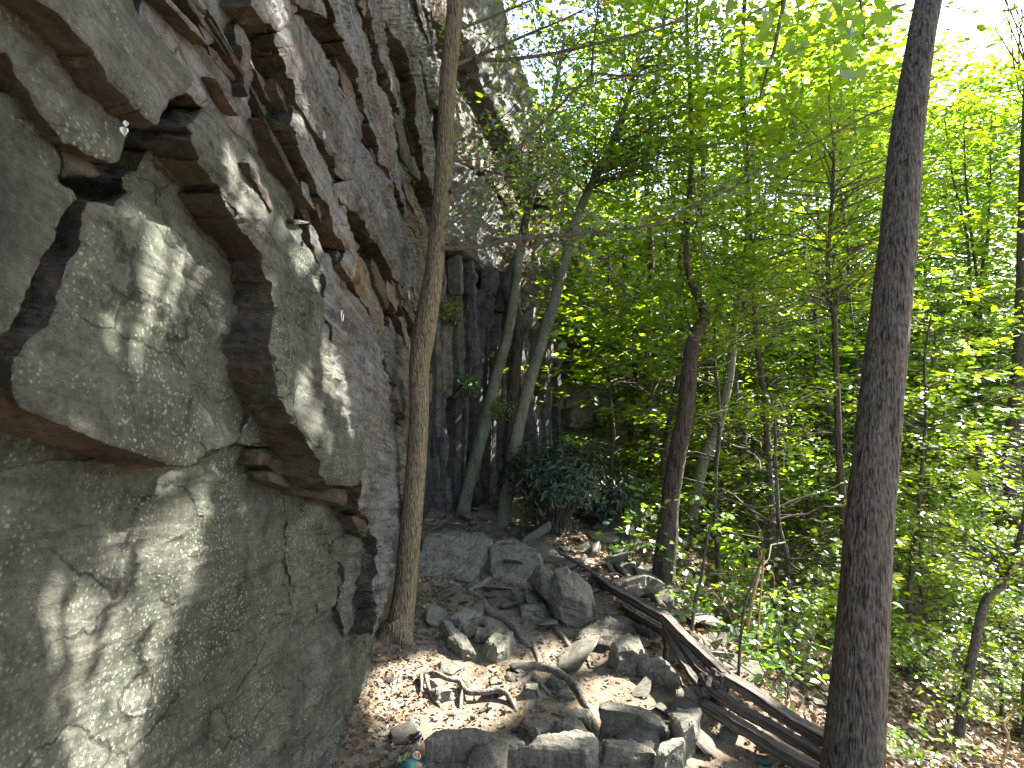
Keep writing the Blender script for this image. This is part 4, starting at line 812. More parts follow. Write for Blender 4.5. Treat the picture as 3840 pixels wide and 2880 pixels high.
def plant(k, x, y, sc, rz, label, group, name='woodland_tree', cat_='tree', clear=False):
    z = float(gz(np.array([x]), np.array([y]), False)[0])-0.1
    e = empty(name, (x, y, z), label=label, cat=cat_, group=group); e.rotation_euler = (rng.uniform(-.05, .05), rng.uniform(-.05, .05), rz); e.scale = (sc, sc, sc)
    for nm, me in zip(('trunk', 'branches', 'foliage'), KIND[k]):
        if nm == 'foliage' and clear:      # this one stands in the sun's way: leave the light gaps open
            import mathutils
            mw = np.array(mathutils.Matrix.LocRotScale(e.location, e.rotation_euler, e.scale))
            co = np.empty(len(me.vertices)*3, np.float32); me.vertices.foreach_get('co', co); co = co.reshape(-1, 6, 3)
            kp = gapmask(co.mean(1)@mw[:3, :3].T+mw[:3, 3]); co = co[kp]; n_ = len(co)
            Fq = (np.array([(0, 1, 2, 3), (0, 3, 4, 5)])[None]+(np.arange(n_)*6)[:, None, None]).reshape(-1, 4)
            me = mesh('foliage', co.reshape(-1, 3), Fq, M['leaf'], smooth=False)
        o = bpy.data.objects.new(nm, me); COL.objects.link(o); o.parent = e
        if nm != 'trunk': o['kind'] = 'stuff'
    return e
bands = [(8, 12, 9, 'mid', 'sunlit understorey tree in the nearer woods beyond the fence'), (12, 18, 16, 'back', 'slim leafy tree deeper in the woods, hazed by leaves'), (18, 28, 22, 'far', 'distant slender tree far back in the woods'), (28, 45, 26, 'rear', 'far woodland tree closing the view between trunks')]
for y0, y1, n, nm, lab in bands:
    for i in range(n):
        y = y0+(y1-y0)*((i*0.618) % 1); xm = np.interp(y, YK, XE)
        a = (i+rng.uniform(.1, .9))/n
        x = xm+0.9+(1.02*y-xm-0.4)*a
        u = x/y
        k = int(rng.integers(0, 4)); sc = rng.uniform(.85, 1.25)
        if u > 0.6: k = int(rng.choice([1, 3, 0])); sc *= 0.9
        plant(k, x, y, sc, rng.uniform(0, 6.28), lab, nm+' woodland trees', clear=nm in ('mid', 'back'))
for (x, y, k, sc, lab) in ((2.4, 6.6, 3, .9, 'bright young maple just right of the pale slim trunk'), (3.4, 7.6, 1, 1.0, 'young maple behind the forked sapling'), (4.3, 6.2, 3, .95, 'young maple seen just right of the thick dark trunk'), (6.2, 7.6, 3, 1.0, 'young maple nearest the right edge on the slope'), (1.6, 9.0, 3, 1.0, 'bright young maple beyond the laurel, left of the broken trunk'), (2.9, 10.5, 1, 1.1, 'tall young maple between the broken trunk and the forked sapling')):
    plant(k, x, y, sc, rng.uniform(0, 6.28), lab, 'young maples on the slope', 'young_maple', clear=True)
for i in range(26):
    y = 5.2+9.5*((i*0.618) % 1); xm = np.interp(y, YK, XE); x = xm+1.9+(0.95*y-xm-1.6)*((i*0.7548) % 1)
    plant(4+i % 2, x, y, rng.uniform(.7, 1.15), rng.uniform(0, 6.28), 'leafy green undergrowth bush among the trunks on the slope', 'undergrowth bushes', 'undergrowth_bush', 'bush', clear=y < 9)
for i in range(22):
    y = 10+13*((i*0.618) % 1); u_ = 0.50+0.50*((i*0.7548+.1) % 1); x = u_*y
    zb = float(gz(np.array([x]), np.array([y]), False)[0]); top = y*np.interp(u_, [.5, .66, .76, .95], [.64, .56, .44, .58])
    plant(2, x, y, (top-zb)/11.0, rng.uniform(0, 6.28), 'tall sunlit tree on the lower hillside toward the right edge', 'tall trees downhill at right', clear=True)
for (x, y, hh, lab) in ((2.3, 9.5, 11, 'tall tree whose crown fills the gap beside the far cliff'), (3.1, 10.8, 12, 'tall tree left of the forked sapling, crown against the sky'), (2.4, 11.8, 9.5, 'tall tree deep behind the laurel at the cliff foot')):
    plant(2, x, y, hh/11, rng.uniform(0, 6.28), lab, 'tall trees by the far cliff', clear=True)
# low seedlings on the slope
def seedling_mesh(hh, n, leaf):
    tw, fo_ = [], []
    for _ in range(n):
        b = np.array([rng.normal(0, .04), rng.normal(0, .04), 0]); t_ = b+np.array([rng.normal(0, .22), rng.normal(0, .22), hh*rng.uniform(.6, 1)])
        a, r_ = limb(b, t_, .005, .002, .05); tw.append(tube(a, r_, 5, 2, 0))
        for g_ in (2, 3, 4):
            for _k in range(2): fo_.append(spray(a[g_], rng.normal(size=3)*np.array([1, 1, .2]), .28, .2, 9, .1, .02))
    F_ = cat(fo_); V, Q = leaf_cloud(*F_, rng.uniform(leaf*.7, leaf*1.3, len(F_[0])), 'oval', .25)
    return mesh('stems', *join(tw), M['twig']), mesh('foliage', V, Q, M['leaf'], smooth=False)
SEED = [seedling_mesh(.6, 4, .055), seedling_mesh(.9, 5, .06), seedling_mesh(.4, 4, .05)]
def seedling(x, y, k, sc, label, group):
    z = float(gz(np.array([x]), np.array([y]))[0])-.03
    e = empty('seedling', (x, y, z), label=label, cat='seedling', group=group); e.scale = (sc,)*3; e.rotation_euler = (0, 0, rng.uniform(0, 6.28))
    for nm, me in zip(('stems', 'foliage'), SEED[k]):
        o = bpy.data.objects.new(nm, me); COL.objects.link(o); o.parent = e; o['kind'] = 'stuff'
for k_, (u, v) in enumerate(C('c10', (480, 900), (640, 1000), (700, 1050), (560, 1150), (1350, 1000), (1550, 1050), (1650, 1100), (760, 650), (1300, 1500), (620, 700))):
    p = on_ground(u, v+60); seedling(p[0], p[1], k_ % 3, rng.uniform(.6, 1.0), 'low bright-leaved seedling on the slope below the fence', 'seedlings near the fence')
for k_ in range(30):
    y = rng.uniform(4.5, 14); x = np.interp(y, YK, XE)+rng.uniform(.6, .9*y)
    seedling(x, y, k_ % 3, rng.uniform(.7, 1.3), 'small green seedling among the litter farther down the slope', 'seedlings down the slope')
# laurel by the corner
def shrub(label, ctr, n, rad, mat, leaf, shape, name='laurel_bush'):
    base = ctr-np.array([0, 0, rad*0.95]); e = empty(name, base, label=label, cat='shrub')
    tw, fo_ = [], []
    for _ in range(n):
        d = rand_unit(1)[0]; d[2] = d[2]*.8+.1; t_ = ctr+d*rad*rng.uniform(.45, 1.0)*np.array([1, 1, .85])
        a, r_ = limb(base+rng.normal(0, .05, 3)*np.array([1, 1, 0]), t_, .010, .003, .15); tw.append(tube(a-base, r_, 5, 2, 0))
        m = 9; N_ = d+np.array([0, 0, .8])+rng.normal(0, .3, (m, 3)); D_ = rand_unit(m)+d*.6; fo_.append((np.repeat(t_[None], m, 0)+rng.normal(0, .05, (m, 3))-base, N_, D_))
    obj('stems', mesh('stems', *join(tw), M['twig']), e, kind='stuff'); F_ = cat(fo_)
    V, Q = leaf_cloud(*F_, rng.uniform(leaf*.7, leaf*1.2, len(F_[0])), shape, .3); obj('foliage', mesh('foliage', V, Q, M[mat], smooth=False), e, kind='stuff')
shrub('dark glossy laurel bush to the right of the leaning trunks', at(2080, 1790, 6.2), 300, .62, 'leaf_laurel', .09, 'long')
shrub('smaller dark laurel bush on the far side of the laurel by the trunks', at(2270, 1850, 6.9), 170, .50, 'leaf_laurel', .085, 'long')
for (u, v, d, lab) in ((1690, 1170, 6.6, 'tuft of small green leaves growing from the rock under the overhang'), (1740, 1440, 6.7, 'tuft of green leaves on a ledge half way up the corner'), (1880, 1530, 6.8, 'pale green tuft low on the corner rock between the trunks')):
    shrub(lab, at(u, v, d), 16, .16, 'leaf', .05, 'oval', 'cliff_plant')

# ------------------------------------------------------------------ loose stones and boulders on the path (traced tops)
def stone(P, off, label, thick=0.14, kt=None, kz=None, fr='G', h=7, jag=4, amp=.024, flare=.22, group=None, nm='stone', cat_='stone'):
    sd_ = int(P[0][0]*7+P[0][1]) % 100
    if kt is None: kt = ((sd_*37) % 100/100-.5)*.26
    if kz is None: kz = .05+((sd_*53) % 100/100)*.20
    return slab(nm, None, fr, off, kt, kz, P, 'stone', depth=thick, h=h, jag=jag, amp=amp, terr=.012, round_=.006, edge=7, side_amp=.030, seed=int(P[0][0]) % 97, side='stone', flare=flare, label=label, cat=cat_, group=group)
stone(C('c8', (560, 225), (700, 205), (830, 200), (930, 215), (990, 260), (985, 330), (960, 370), (900, 400), (895, 440), (850, 520), (830, 610), (740, 640), (640, 700), (560, 680), (510, 660), (490, 600), (480, 560), (500, 440), (540, 340)), -1.610, 'large flat grey slab lying between the bent tree and the corner', .13, nm='flat_slab', cat_='boulder', amp=.03)
stone(C('c9', (-110, 300), (-60, 250), (0, 225), (70, 235), (150, 290), (200, 340), (245, 440), (268, 495), (200, 490), (130, 485), (85, 500), (90, 525), (40, 520), (0, 500), (-60, 460), (-110, 400)), -1.580, 'broad pale slab right of the big flat slab, its front edge broken', .13, nm='flat_slab', cat_='boulder', amp=.03)
stone(C('c9', (340, 540), (400, 545), (440, 580), (500, 650), (512, 740), (470, 782), (410, 792), (350, 757), (308, 670)), -4.0, 'upright leaning boulder with a rough sunlit face beside the fence', .26, fr='V', kz=-0.45, nm='boulder', cat_='boulder', flare=.2)
stone(C('c9', (210, 570), (230, 510), (310, 560), (318, 650), (260, 635)), -4.2, 'small dark wedge of stone against the leaning boulder', .2, fr='V', kz=-.4)
stone(C('c9', (420, 850), (480, 790), (560, 740), (640, 730), (720, 750), (800, 800), (790, 830), (700, 850), (640, 900), (600, 890)), -1.640, 'wide flat ledge stone below the leaning boulder', .16, nm='ledge_stone')
stone(C('c9', (655, 905), (690, 865), (760, 830), (820, 850), (850, 920), (865, 945), (760, 935), (690, 940)), -1.590, 'layered rippled stone stacked on a flat stone by the fence', .1)
stone(C('c9', (690, 972), (720, 950), (800, 940), (875, 945), (850, 985), (700, 990)), -1.630, 'flat stone under the rippled stone', .1)
stone(C('c9', (830, 1010), (870, 980), (960, 970), (1010, 1010), (1060, 1080), (1115, 1152), (1020, 1130), (930, 1080), (850, 1040)), -1.650, 'long brown-sided stone beside the fence corner', .15)
stone(C('c9', (1050, 1170), (1130, 1162), (1238, 1190), (1236, 1222), (1060, 1208)), -1.610, 'small block perched at the fence corner', .12)
stone(C('c9', (580, 1270), (680, 1262), (800, 1270), (880, 1300), (962, 1340), (1010, 1440), (930, 1400), (800, 1345), (680, 1325), (590, 1305)), -1.580, 'large square-fronted boulder in the right foreground', .26, nm='boulder', cat_='boulder', flare=.05)
stone(C('c9', (1010, 1330), (1060, 1270), (1205, 1262), (1222, 1290), (1160, 1400), (1102, 1442), (1040, 1400)), -1.580, 'pale flat-topped boulder at the foot of the fence', .30, nm='boulder', cat_='boulder', flare=.03)
stone(C('c9', (920, 1560), (960, 1510), (1030, 1480), (1102, 1475), (1100, 1500), (1020, 1552), (985, 1572)), -1.620, 'square block in front of the pale flat-topped boulder', .2, nm='boulder', cat_='boulder', flare=.02)
stone(C('c9', (600, 1480), (760, 1500), (900, 1540), (930, 1580), (760, 1570), (620, 1540)), -1.660, 'low dark step stone under the square-fronted boulder', .2)
stone(C('c9', (110, 1530), (200, 1470), (320, 1452), (370, 1430), (420, 1430), (540, 1450), (567, 1490), (560, 1530), (500, 1592), (300, 1565), (150, 1548)), -1.630, 'flat-topped boulder at bottom centre with an orange leaf on it', .28, nm='boulder', cat_='boulder', flare=.03)
stone(C('c9', (80, 1400), (110, 1340), (180, 1338), (250, 1360), (282, 1412), (200, 1452), (150, 1442)), -1.670, 'small pale stone behind the bottom-centre boulder', .12)
stone(C('c9', (300, 1370), (400, 1340), (470, 1370), (502, 1420), (480, 1442), (380, 1422), (310, 1400)), -1.660, 'rounded pale stone touching the bottom-centre boulder', .12)
stone(C('c9', (270, 1300), (430, 1270), (510, 1290), (532, 1340), (520, 1402), (420, 1342)), -1.680, 'mossy green-grey stone at the root crossing', .12)
stone(C('c8', (565, 1490), (620, 1440), (700, 1425), (850, 1425), (1000, 1450), (1100, 1470), (1192, 1510), (1198, 1545), (1100, 1545), (1000, 1525), (900, 1505), (770, 1495), (650, 1505)), -1.630, 'long dark-fronted boulder at bottom left of the path', .28, nm='boulder', cat_='boulder', flare=.04)
smalls = [('c8', [(730, 710), (800, 662), (900, 660), (932, 690), (890, 722), (800, 735)], -1.60, 'dark angular stone just below the big flat slab', .12),
 ('c8', [(670, 740), (720, 750), (830, 850), (882, 942), (800, 922), (740, 850)], -1.63, 'long thin plate of stone tilted on the dirt', .06),
 ('c8', [(950, 870), (1030, 780), (1112, 810), (1080, 882), (1020, 922)], -1.60, 'green-grey angular stone beside the long root', .12),
 ('c8', [(920, 750), (970, 705), (1002, 740), (960, 782)], -1.62, 'little pyramid of stone under the big slab', .08),
 ('c8', [(890, 790), (990, 786), (985, 812), (890, 815)], -1.63, 'short flat stone wedged by the long root', .05),
 ('c8', [(655, 990), (720, 985), (820, 1010), (740, 1060), (660, 1040)], -1.66, 'flat stone behind the arching root', .06),
 ('c8', [(620, 1170), (690, 1140), (742, 1180), (640, 1200)], -1.68, 'small stone under the arching root', .06),
 ('c9', [(30, 550), (60, 535), (150, 570), (140, 600)], -1.60, 'thin slab stone upper left of the path', .06),
 ('c9', [(75, 620), (230, 628), (236, 650), (90, 642)], -1.60, 'upper of two stacked small stones mid-path', .05),
 ('c9', [(100, 655), (225, 655), (222, 680), (110, 684)], -1.62, 'lower of two stacked small stones mid-path', .08),
 ('c9', [(260, 500), (350, 530), (330, 600), (250, 560)], -1.58, 'pale stone behind the leaning boulder', .1),
 ('c9', [(120, 1140), (185, 1140), (190, 1180), (115, 1175)], -1.66, 'little block held by the thick root', .06),
 ('c9', [(240, 1110), (300, 1100), (372, 1140), (320, 1150)], -1.68, 'flat greenish stone under the thick root', .04),
 ('c9', [(320, 1170), (390, 1160), (415, 1200), (350, 1220)], -1.69, 'flat pinkish stone right of the thick root', .04),
 ('c9', [(510, 370), (550, 335), (612, 360), (636, 422), (560, 412)], -1.72, 'white-grey stone on the slope behind the fence', .12),
 ('c9', [(635, 390), (700, 370), (732, 380), (660, 422)], -1.76, 'low stone beside the white-grey slope stone', .10),
 ('c9', [(745, 470), (800, 430), (846, 470), (812, 522)], -1.84, 'dark flat-faced stone left of the broken trunk', .12),
 ('c9', [(1010, 610), (1070, 590), (1096, 620), (1050, 668), (1020, 642)], -2.00, 'square pale stone right of the broken trunk', .14),
 ('c9', [(380, 310), (440, 300), (500, 390), (420, 370)], -1.66, 'sunlit slab stone above the back rails', .1),
 ('c9', [(510, 470), (600, 470), (690, 490), (560, 500)], -1.78, 'long low stone behind the back rails', .06),
 ('c10', [(330, 1450), (370, 1440), (470, 1520), (570, 1600), (520, 1600), (420, 1540)], -1.84, 'long green-grey stone under the lowest rail', .1),
 ('c10', [(220, 1420), (290, 1460), (420, 1545), (330, 1530)], -1.80, 'pale wedge of stone beneath the rails', .08),
 ('c10', [(80, 1560), (190, 1600), (220, 1640), (60, 1640)], -1.80, 'half-buried flat stone at the bottom right of the path', .06)]
for k, pts, off, lab, th in smalls: stone(C(k, *pts), off, lab, th, h=6, jag=2, amp=.012)
# generic angular rocks, shared meshes
def rock_mesh(seed):
    rr_ = np.random.default_rng(seed); bm = bmesh.new()
    sx, sy, sz = rr_.uniform(.8, 1.4), rr_.uniform(.5, 1.0), rr_.uniform(.14, .42)
    for _ in range(16):
        v = rr_.uniform(-1, 1, 3); v /= np.abs(v).max()**0.8; bm.verts.new((v[0]*sx*.5, v[1]*sy*.5, v[2]*sz*.5))
    bmesh.ops.convex_hull(bm, input=list(bm.verts)); bmesh.ops.delete(bm, geom=[v for v in bm.verts if not v.link_faces], context='VERTS')
    bmesh.ops.bevel(bm, geom=list(bm.edges), offset=.025, segments=1, affect='EDGES'); bmesh.ops.triangulate(bm, faces=list(bm.faces))
    bmesh.ops.subdivide_edges(bm, edges=[e for e in bm.edges if e.calc_length() > .2], cuts=1)
    for v in bm.verts: 
        n = vnoise(np.array([[v.co.x*5+seed, v.co.y*5, v.co.z*5]]), seed)[0]; v.co += v.co.normalized()*n*.02
    me = bpy.data.meshes.new('rock'); bm.to_mesh(me); bm.free(); me.materials.append(M['stone']); return me
RK = [rock_mesh(i) for i in range(14)]
def scatter(n, fx, smin, smax, label, group, sink=.3):
    for i in range(n):
        x, y = fx(i); s = smin*(smax/smin)**(rng.uniform()**2.2)
        o = bpy.data.objects.new('loose_rock', RK[int(rng.integers(0, 14))]); COL.objects.link(o)
        z = float(gz(np.array([x]), np.array([y]))[0]); o.location = (x, y, z+s*(.18-sink*.2)); o.scale = (s, s, s*rng.uniform(.7, 1.2))
        sl_ = 0.35 if x > np.interp(y, YK, XE)+.2 else 0.05
        o.rotation_euler = (rng.normal(0, .26), sl_+rng.normal(0, .26), rng.uniform(0, 6.28)); tag(o, label, 'rock', group)
def f_path(i):
    y = rng.uniform(2.3, 6.6); return rng.uniform(-.75, np.interp(y, YK, XE)), y
def f_flat(i):
    while True:
        y = rng.uniform(2.6, 5.6); x = rng.uniform(-.55, np.interp(y, YK, XE)-.05)
        if y > 3.9 or x > .38: return x, y
def f_back(i):
    y = rng.uniform(4.6, 7.6); return rng.uniform(-.6, np.interp(y, YK, XE)+.9), y
def f_slope(i):
    y = rng.uniform(2.4, 9)+rng.exponential(1.0); return np.interp(y, YK, XE)+rng.uniform(.1, 1.0*y), y
def f_edge(i):
    y = rng.uniform(3.8, 6.5); return np.interp(y, YK, XE)+rng.uniform(.1, .9), y
scatter(80, f_path, .04, .24, 'small loose stone lying on the dirt path', 'loose stones on the path')
RK_all = RK; RK = [rock_mesh(100+i) for i in range(14)]
for rm in RK:
    for v in rm.vertices: v.co.z *= .5
scatter(32, f_flat, .18, .40, 'flat angular plate of stone half sunk in the path', 'flat plates on the path', sink=.5); RK = RK_all
scatter(65, f_back, .10, .42, 'angular grey rock in the jumble behind the big slabs', 'rock jumble by the corner')
scatter(70, f_slope, .06, .42, 'weathered rock lying in the litter of the hillside', 'rocks on the hillside')
scatter(50, f_edge, .12, .46, 'sunlit grey rock tumbled along the outer side of the fence', 'rocks outside the fence')

# ------------------------------------------------------------------ roots
def root(label, segs, lift=0.0):
    parts = []; base = None
    for k, pts, li_ in segs:
        ox, oy, s = CR[k]; P = []; R = []
        for i, p in enumerate(pts):
            p = (p[0], p[1], p[2]*1.3); g_ = on_ground(ox+p[0]/s, oy+p[1]/s); w = p[2]/s/F*g_[1]/2
            zl = li_[i] if li_ is not None else w*0.35
            d_ = g_/np.linalg.norm(g_); q_ = g_ - d_*zl*1.3; q_ = at(ox+p[0]/s, oy+p[1]/s, g_[1]-zl*1.4)
            P.append(q_); R.append(w)
        if base is None: base = P[0]
        parts.append(tube(P, R, 12, 6, .22, .06, seed=len(P), nfreq=9))
    V, Q = join(parts); e = obj('tree_root', mesh('tree_root', V-base, Q, M['root']), None, loc=base, label=label, cat='root')
root('long dark root running down from the big flat slab', [('c8', [(840, 565, 30), (930, 620, 34), (960, 690, 38), (1060, 740, 36), (1130, 800, 34), (1180, 870, 30), (1240, 920, 26)], None), ('c9', [(160, 890, 28), (185, 950, 24), (200, 1010, 16)], None), ('c8', [(840, 560, 30), (920, 520, 34), (980, 480, 28)], None)])
root('pale arching root lifted clear of the dirt in front of the bent tree', [('c8', [(545, 1075, 20), (620, 1065, 22), (700, 1100, 22), (780, 1120, 24), (815, 1170, 28), (850, 1190, 26), (950, 1185, 26), (1030, 1175, 28), (1090, 1210, 24), (1140, 1310, 18)], [.05, .06, .06, .05, .045, .05, .05, .06, .05, .0]), ('c8', [(815, 1170, 24), (795, 1230, 24), (790, 1300, 20), (800, 1310, 12)], [.045, .03, .01, 0]), ('c8', [(545, 1075, 18), (548, 1130, 16), (545, 1180, 14), (530, 1230, 9)], [.05, .04, .02, 0]), ('c8', [(575, 1085, 20), (600, 1180, 20), (660, 1270, 20), (710, 1335, 16)], [.05, .03, .01, 0]), ('c8', [(700, 1335, 16), (750, 1325, 20), (805, 1300, 18)], None)])
root('thick dark root curving across the middle of the path', [('c9', [(60, 1080, 34), (110, 1050, 42), (200, 1032, 46), (300, 1060, 46), (400, 1130, 44), (450, 1180, 42), (485, 1260, 36), (530, 1320, 30), (560, 1440, 30), (585, 1560, 26)], None)])
root('forked dark root below the leaning boulder', [('c9', [(180, 800, 20), (230, 785, 24), (290, 790, 26), (350, 850, 28), (420, 950, 32), (500, 985, 28), (575, 1062, 16)], None), ('c9', [(440, 920, 22), (500, 980, 20), (520, 1040, 14)], None)])
root('short crooked root left of the thick root', [('c9', [(-10, 1185, 30), (80, 1140, 32), (150, 1098, 30), (200, 1130, 30), (280, 1225, 20)], None), ('c9', [(0, 1060, 18), (60, 1090, 22), (110, 1080, 20)], None), ('c9', [(0, 1210, 22), (40, 1260, 26), (60, 1320, 20)], None)])
root('pale stub of root at the bottom beside the boulders', [('c9', [(640, 1540, 12), (670, 1590, 22), (720, 1650, 26), (760, 1700, 26)], None)])
for pts, lab in (([(880, 560, 12), (700, 1010, 20), (760, 985, 16)], None),): pass

# ------------------------------------------------------------------ split-rail fence
fence = empty('rail_fence', on_ground(2681, 2620), label='low weathered split-rail fence along the outer edge of the path', cat='fence'); fb = np.array(fence.location)
def rail(a, b, w, hgt, nm='rail', seed=0):
    a, b = np.array(a), np.array(b); n = 40; t = np.linspace(0, 1, n); ln = np.linalg.norm(b-a)
    prof = [(-.5, -.42), (-.40, -.5), (.42, -.48), (.5, -.35), (.47, .42), (.38, .5), (.05, .40), (-.46, .47)]
    k = len(prof); V = []
    w1 = fbm(np.stack([t*3, 0*t+seed, 0*t], 1), 3, seed)*.009; w2 = fbm(np.stack([t*3, 0*t+seed+9, 0*t], 1), 3, seed)*.016
    for i in range(n):
        e_ = 0.80 if i in (0, n-1) else 1
        for j, (px, py) in enumerate(prof):
            jj = 1+.20*fbm(np.array([[t[i]*7, j*1.7, seed]]), 3, 3)[0]
            V.append((t[i]*ln+(0.02*vnoise(np.array([[j*3.1, seed, 0]]), 2)[0] if i in (0, n-1) else 0), w1[i]+px*w*jj*e_, w2[i]+py*hgt*jj*e_))
    fs = [(i*k+j, i*k+(j+1) % k, (i+1)*k+(j+1) % k, (i+1)*k+j) for i in range(n-1) for j in range(k)]
    fs.append(tuple(range(k))[::-1]); fs.append(tuple((n-1)*k+j for j in range(k)))
    o = obj(nm, mesh(nm, V, fs, M['rail'], smooth=False), fence, loc=a-fb)
    o.rotation_euler = Vector(b-a).to_track_quat('X', 'Z').to_euler(); return o
def gp(x, y, d): return at(2400+x/2.634, 2250+y/2.634, d)
rail(gp(730, 690, 3.0), gp(1990, 1480, 2.52), .068, .052, seed=1)          # near section, top
rail(gp(640, 850, 2.97), gp(1960, 1640, 2.48), .045, .045, seed=2)
rail(gp(600, 1010, 2.93), gp(1900, 1800, 2.42), .050, .055, seed=3)
rail(gp(240, 160, 3.55), gp(850, 760, 2.95), .055, .055, seed=4)            # middle section
rail(gp(270, 290, 3.5), gp(760, 860, 2.9), .036, .040, seed=5)
rail(gp(250, 330, 3.5), gp(600, 880, 2.93), .034, .036, seed=6)
rail(at(2222, 2165, 4.9), at(2510, 2330, 3.5), .06, .06, seed=7)           # back section
rail(at(2250, 2230, 4.85), at(2510, 2385, 3.48), .045, .05, seed=8)
rail(at(2080, 2095, 5.7), at(2300, 2215, 4.7), .06, .06, seed=9)
rail(at(2230, 2255, 4.8), at(2450, 2390, 3.6), .035, .045, seed=10)
rail(gp(790, 700, 2.96), gp(770, 1060, 2.96), .09, .06, 'post', seed=11)
rail(at(2505, 2320, 3.52), at(2510, 2480, 3.52), .08, .06, 'post', seed=12)
rail(gp(620, 780, 2.9), gp(760, 860, 3.02), .06, .055, 'chock', seed=13)
rail(gp(580, 880, 2.9), gp(680, 940, 3.02), .05, .05, 'chock', seed=14)
# thin dead saplings and stakes by the fence
def stick(label, k, pts, d0, d1, mat='twig', name='bare_sapling', cat_='sapling'):
    P, R = pxpath(k, pts, [d0, d1]); base = np.array(P[0]); V, Q = tube(P, R, 8, 4, .12); parts = [(V-base, Q)]
    for _ in range(5 if mat == 'twig' else 1):
        i = int(rng.integers(1, len(P))); a, r_ = limb(np.array(P[i]), np.array(P[i])+rng.normal(0, .16, 3)+np.array([0, 0, .08]), .003, .001); parts.append((tube(a, r_, 5, 2)[0]-base, tube(a, r_, 5, 2)[1]))
    V, Q = join(parts); obj(name, mesh(name, V, Q, M[mat]), None, loc=base, label=label, cat=cat_)
M['tanwood'] = bark_mat('dry_tan_stem', (0.22, 0.13, 0.06), (0.34, 0.22, 0.11), (0.42, 0.29, 0.16), 40, 10, .002)
stick('thin dark sapling stem right of the broken trunk', 'c9', [(1145, 870, 24), (1170, 640, 22), (1210, 480, 20), (1240, 280, 18), (1265, 150, 12)], 4.3, 4.5)
stick('thin dark stem rising behind the middle rails', 'c10', [(280, 1130, 20), (292, 880, 18), (320, 650, 17), (380, 480, 16), (440, 330, 10)], 3.4, 3.6)
stick('straight orange-tan dead stem among the slope plants', 'c10', [(335, 810, 16), (370, 600, 22), (400, 470, 20), (425, 335, 14)], 4.2, 4.3, 'tanwood', 'dead_sapling', 'dead stem')
stick('slender pale dead stem beside the orange-tan stem', 'c10', [(400, 960, 12), (410, 700, 11), (430, 450, 10), (440, 340, 8)], 4.0, 4.1, 'tanwood', 'dead_sapling', 'dead stem')
stick('curling pale vine tip by the dead stems', 'c10', [(410, 680, 5), (470, 620, 5), (505, 530, 5), (490, 440, 5), (440, 420, 4)], 4.1, 4.1, 'tanwood', 'vine', 'vine')
stick('broken reddish stump leaning on the hillside', 'c10', [(520, 760, 82), (545, 640, 80), (575, 560, 70), (600, 490, 40)], 5.4, 5.5, 'bark_red', 'stump', 'stump')
stick('pale forked dead branch at the lower right corner', 'c10', [(1920, 1640, 16), (1960, 1480, 20), (1930, 1390, 18), (1975, 1330, 12)], 3.6, 3.7, 'tanwood', 'dead_branch', 'branch')
stick('dead log lying behind the near rails', 'c9', [(330, 320, 22), (420, 370, 26), (500, 420, 24), (640, 520, 20)], 4.9, 4.5, 'rail', 'log', 'log')
stick('log lying on the stones at the foot of the corner', 'c8', [(590, 185, 34), (650, 150, 36), (735, 95, 30)], 5.9, 6.0, 'rail', 'log', 'log')

# ------------------------------------------------------------------ leaf litter
def litter(n, fx, smin, smax, mat='litter', shape='oval'):
    P = np.array([fx(i) for i in range(n)]); z = gz(P[:, 0], P[:, 1])
    P3 = np.stack([P[:, 0], P[:, 1], z+rng.uniform(.004, .02, n)], 1)
    N_ = np.array([0.1, 0, 1.])+rng.normal(0, .35, (n, 3)); D_ = rng.normal(size=(n, 3))
    V, Q = leaf_cloud(P3, N_, D_, rng.uniform(smin, smax, n), shape, .7); return V, Q
def l_path(i):
    while True:
        y = 2.2+4.5*rng.uniform()**1.3; x = rng.uniform(-.85, np.interp(y, YK, XE)+.1)
        if rng.uniform() < (.9 if x < -.45 else .14+.5*max(0.0, float(vnoise(np.array([[x*3.1, y*3.1, 0.5]]), 77)[0]))): return x, y
def l_slope(i):
    y = rng.uniform(2.2, 9)+rng.exponential(2.0); return np.interp(y, YK, XE)+rng.uniform(0, 1.05*y), y
V, Q = litter(4200, l_path, .012, .034); obj('path_leaf_litter', mesh('path_leaf_litter', V, Q, M['litter'], smooth=False), None, kind='stuff', label='brown leaf crumbs strewn over the dirt path', cat='leaf litter')
V, Q = litter(26000, l_slope, .025, .075); obj('slope_leaf_litter', mesh('slope_leaf_litter', V, Q, M['litter'], smooth=False), None, kind='stuff', label='thick brown leaf litter covering the hillside', cat='leaf litter')
ym = [mesh('fallen_leaf', *leaf_cloud(np.zeros((1, 3)), np.array([[0, 0, 1.]]), np.array([[0, 1., 0]]), 1.0, 'oval', f_), M['leaf_yellow'], smooth=False) for f_ in (.3, .8)]
for i in range(130):
    if i < 90: x, y = l_path(i)
    else: x, y = f_edge(i)
    o = bpy.data.objects.new('fallen_leaf', ym[i % 2]); COL.objects.link(o); s = rng.uniform(.022, .045); o.scale = (s,)*3
    o.location = (x, y, float(gz(np.array([x]), np.array([y]))[0])+.02); o.rotation_euler = (rng.normal(0, .3), rng.normal(0, .3), rng.uniform(0, 6.28))
    tag(o, 'fallen yellow or orange leaf on the ground', 'leaf', 'fallen yellow leaves')
pv = []
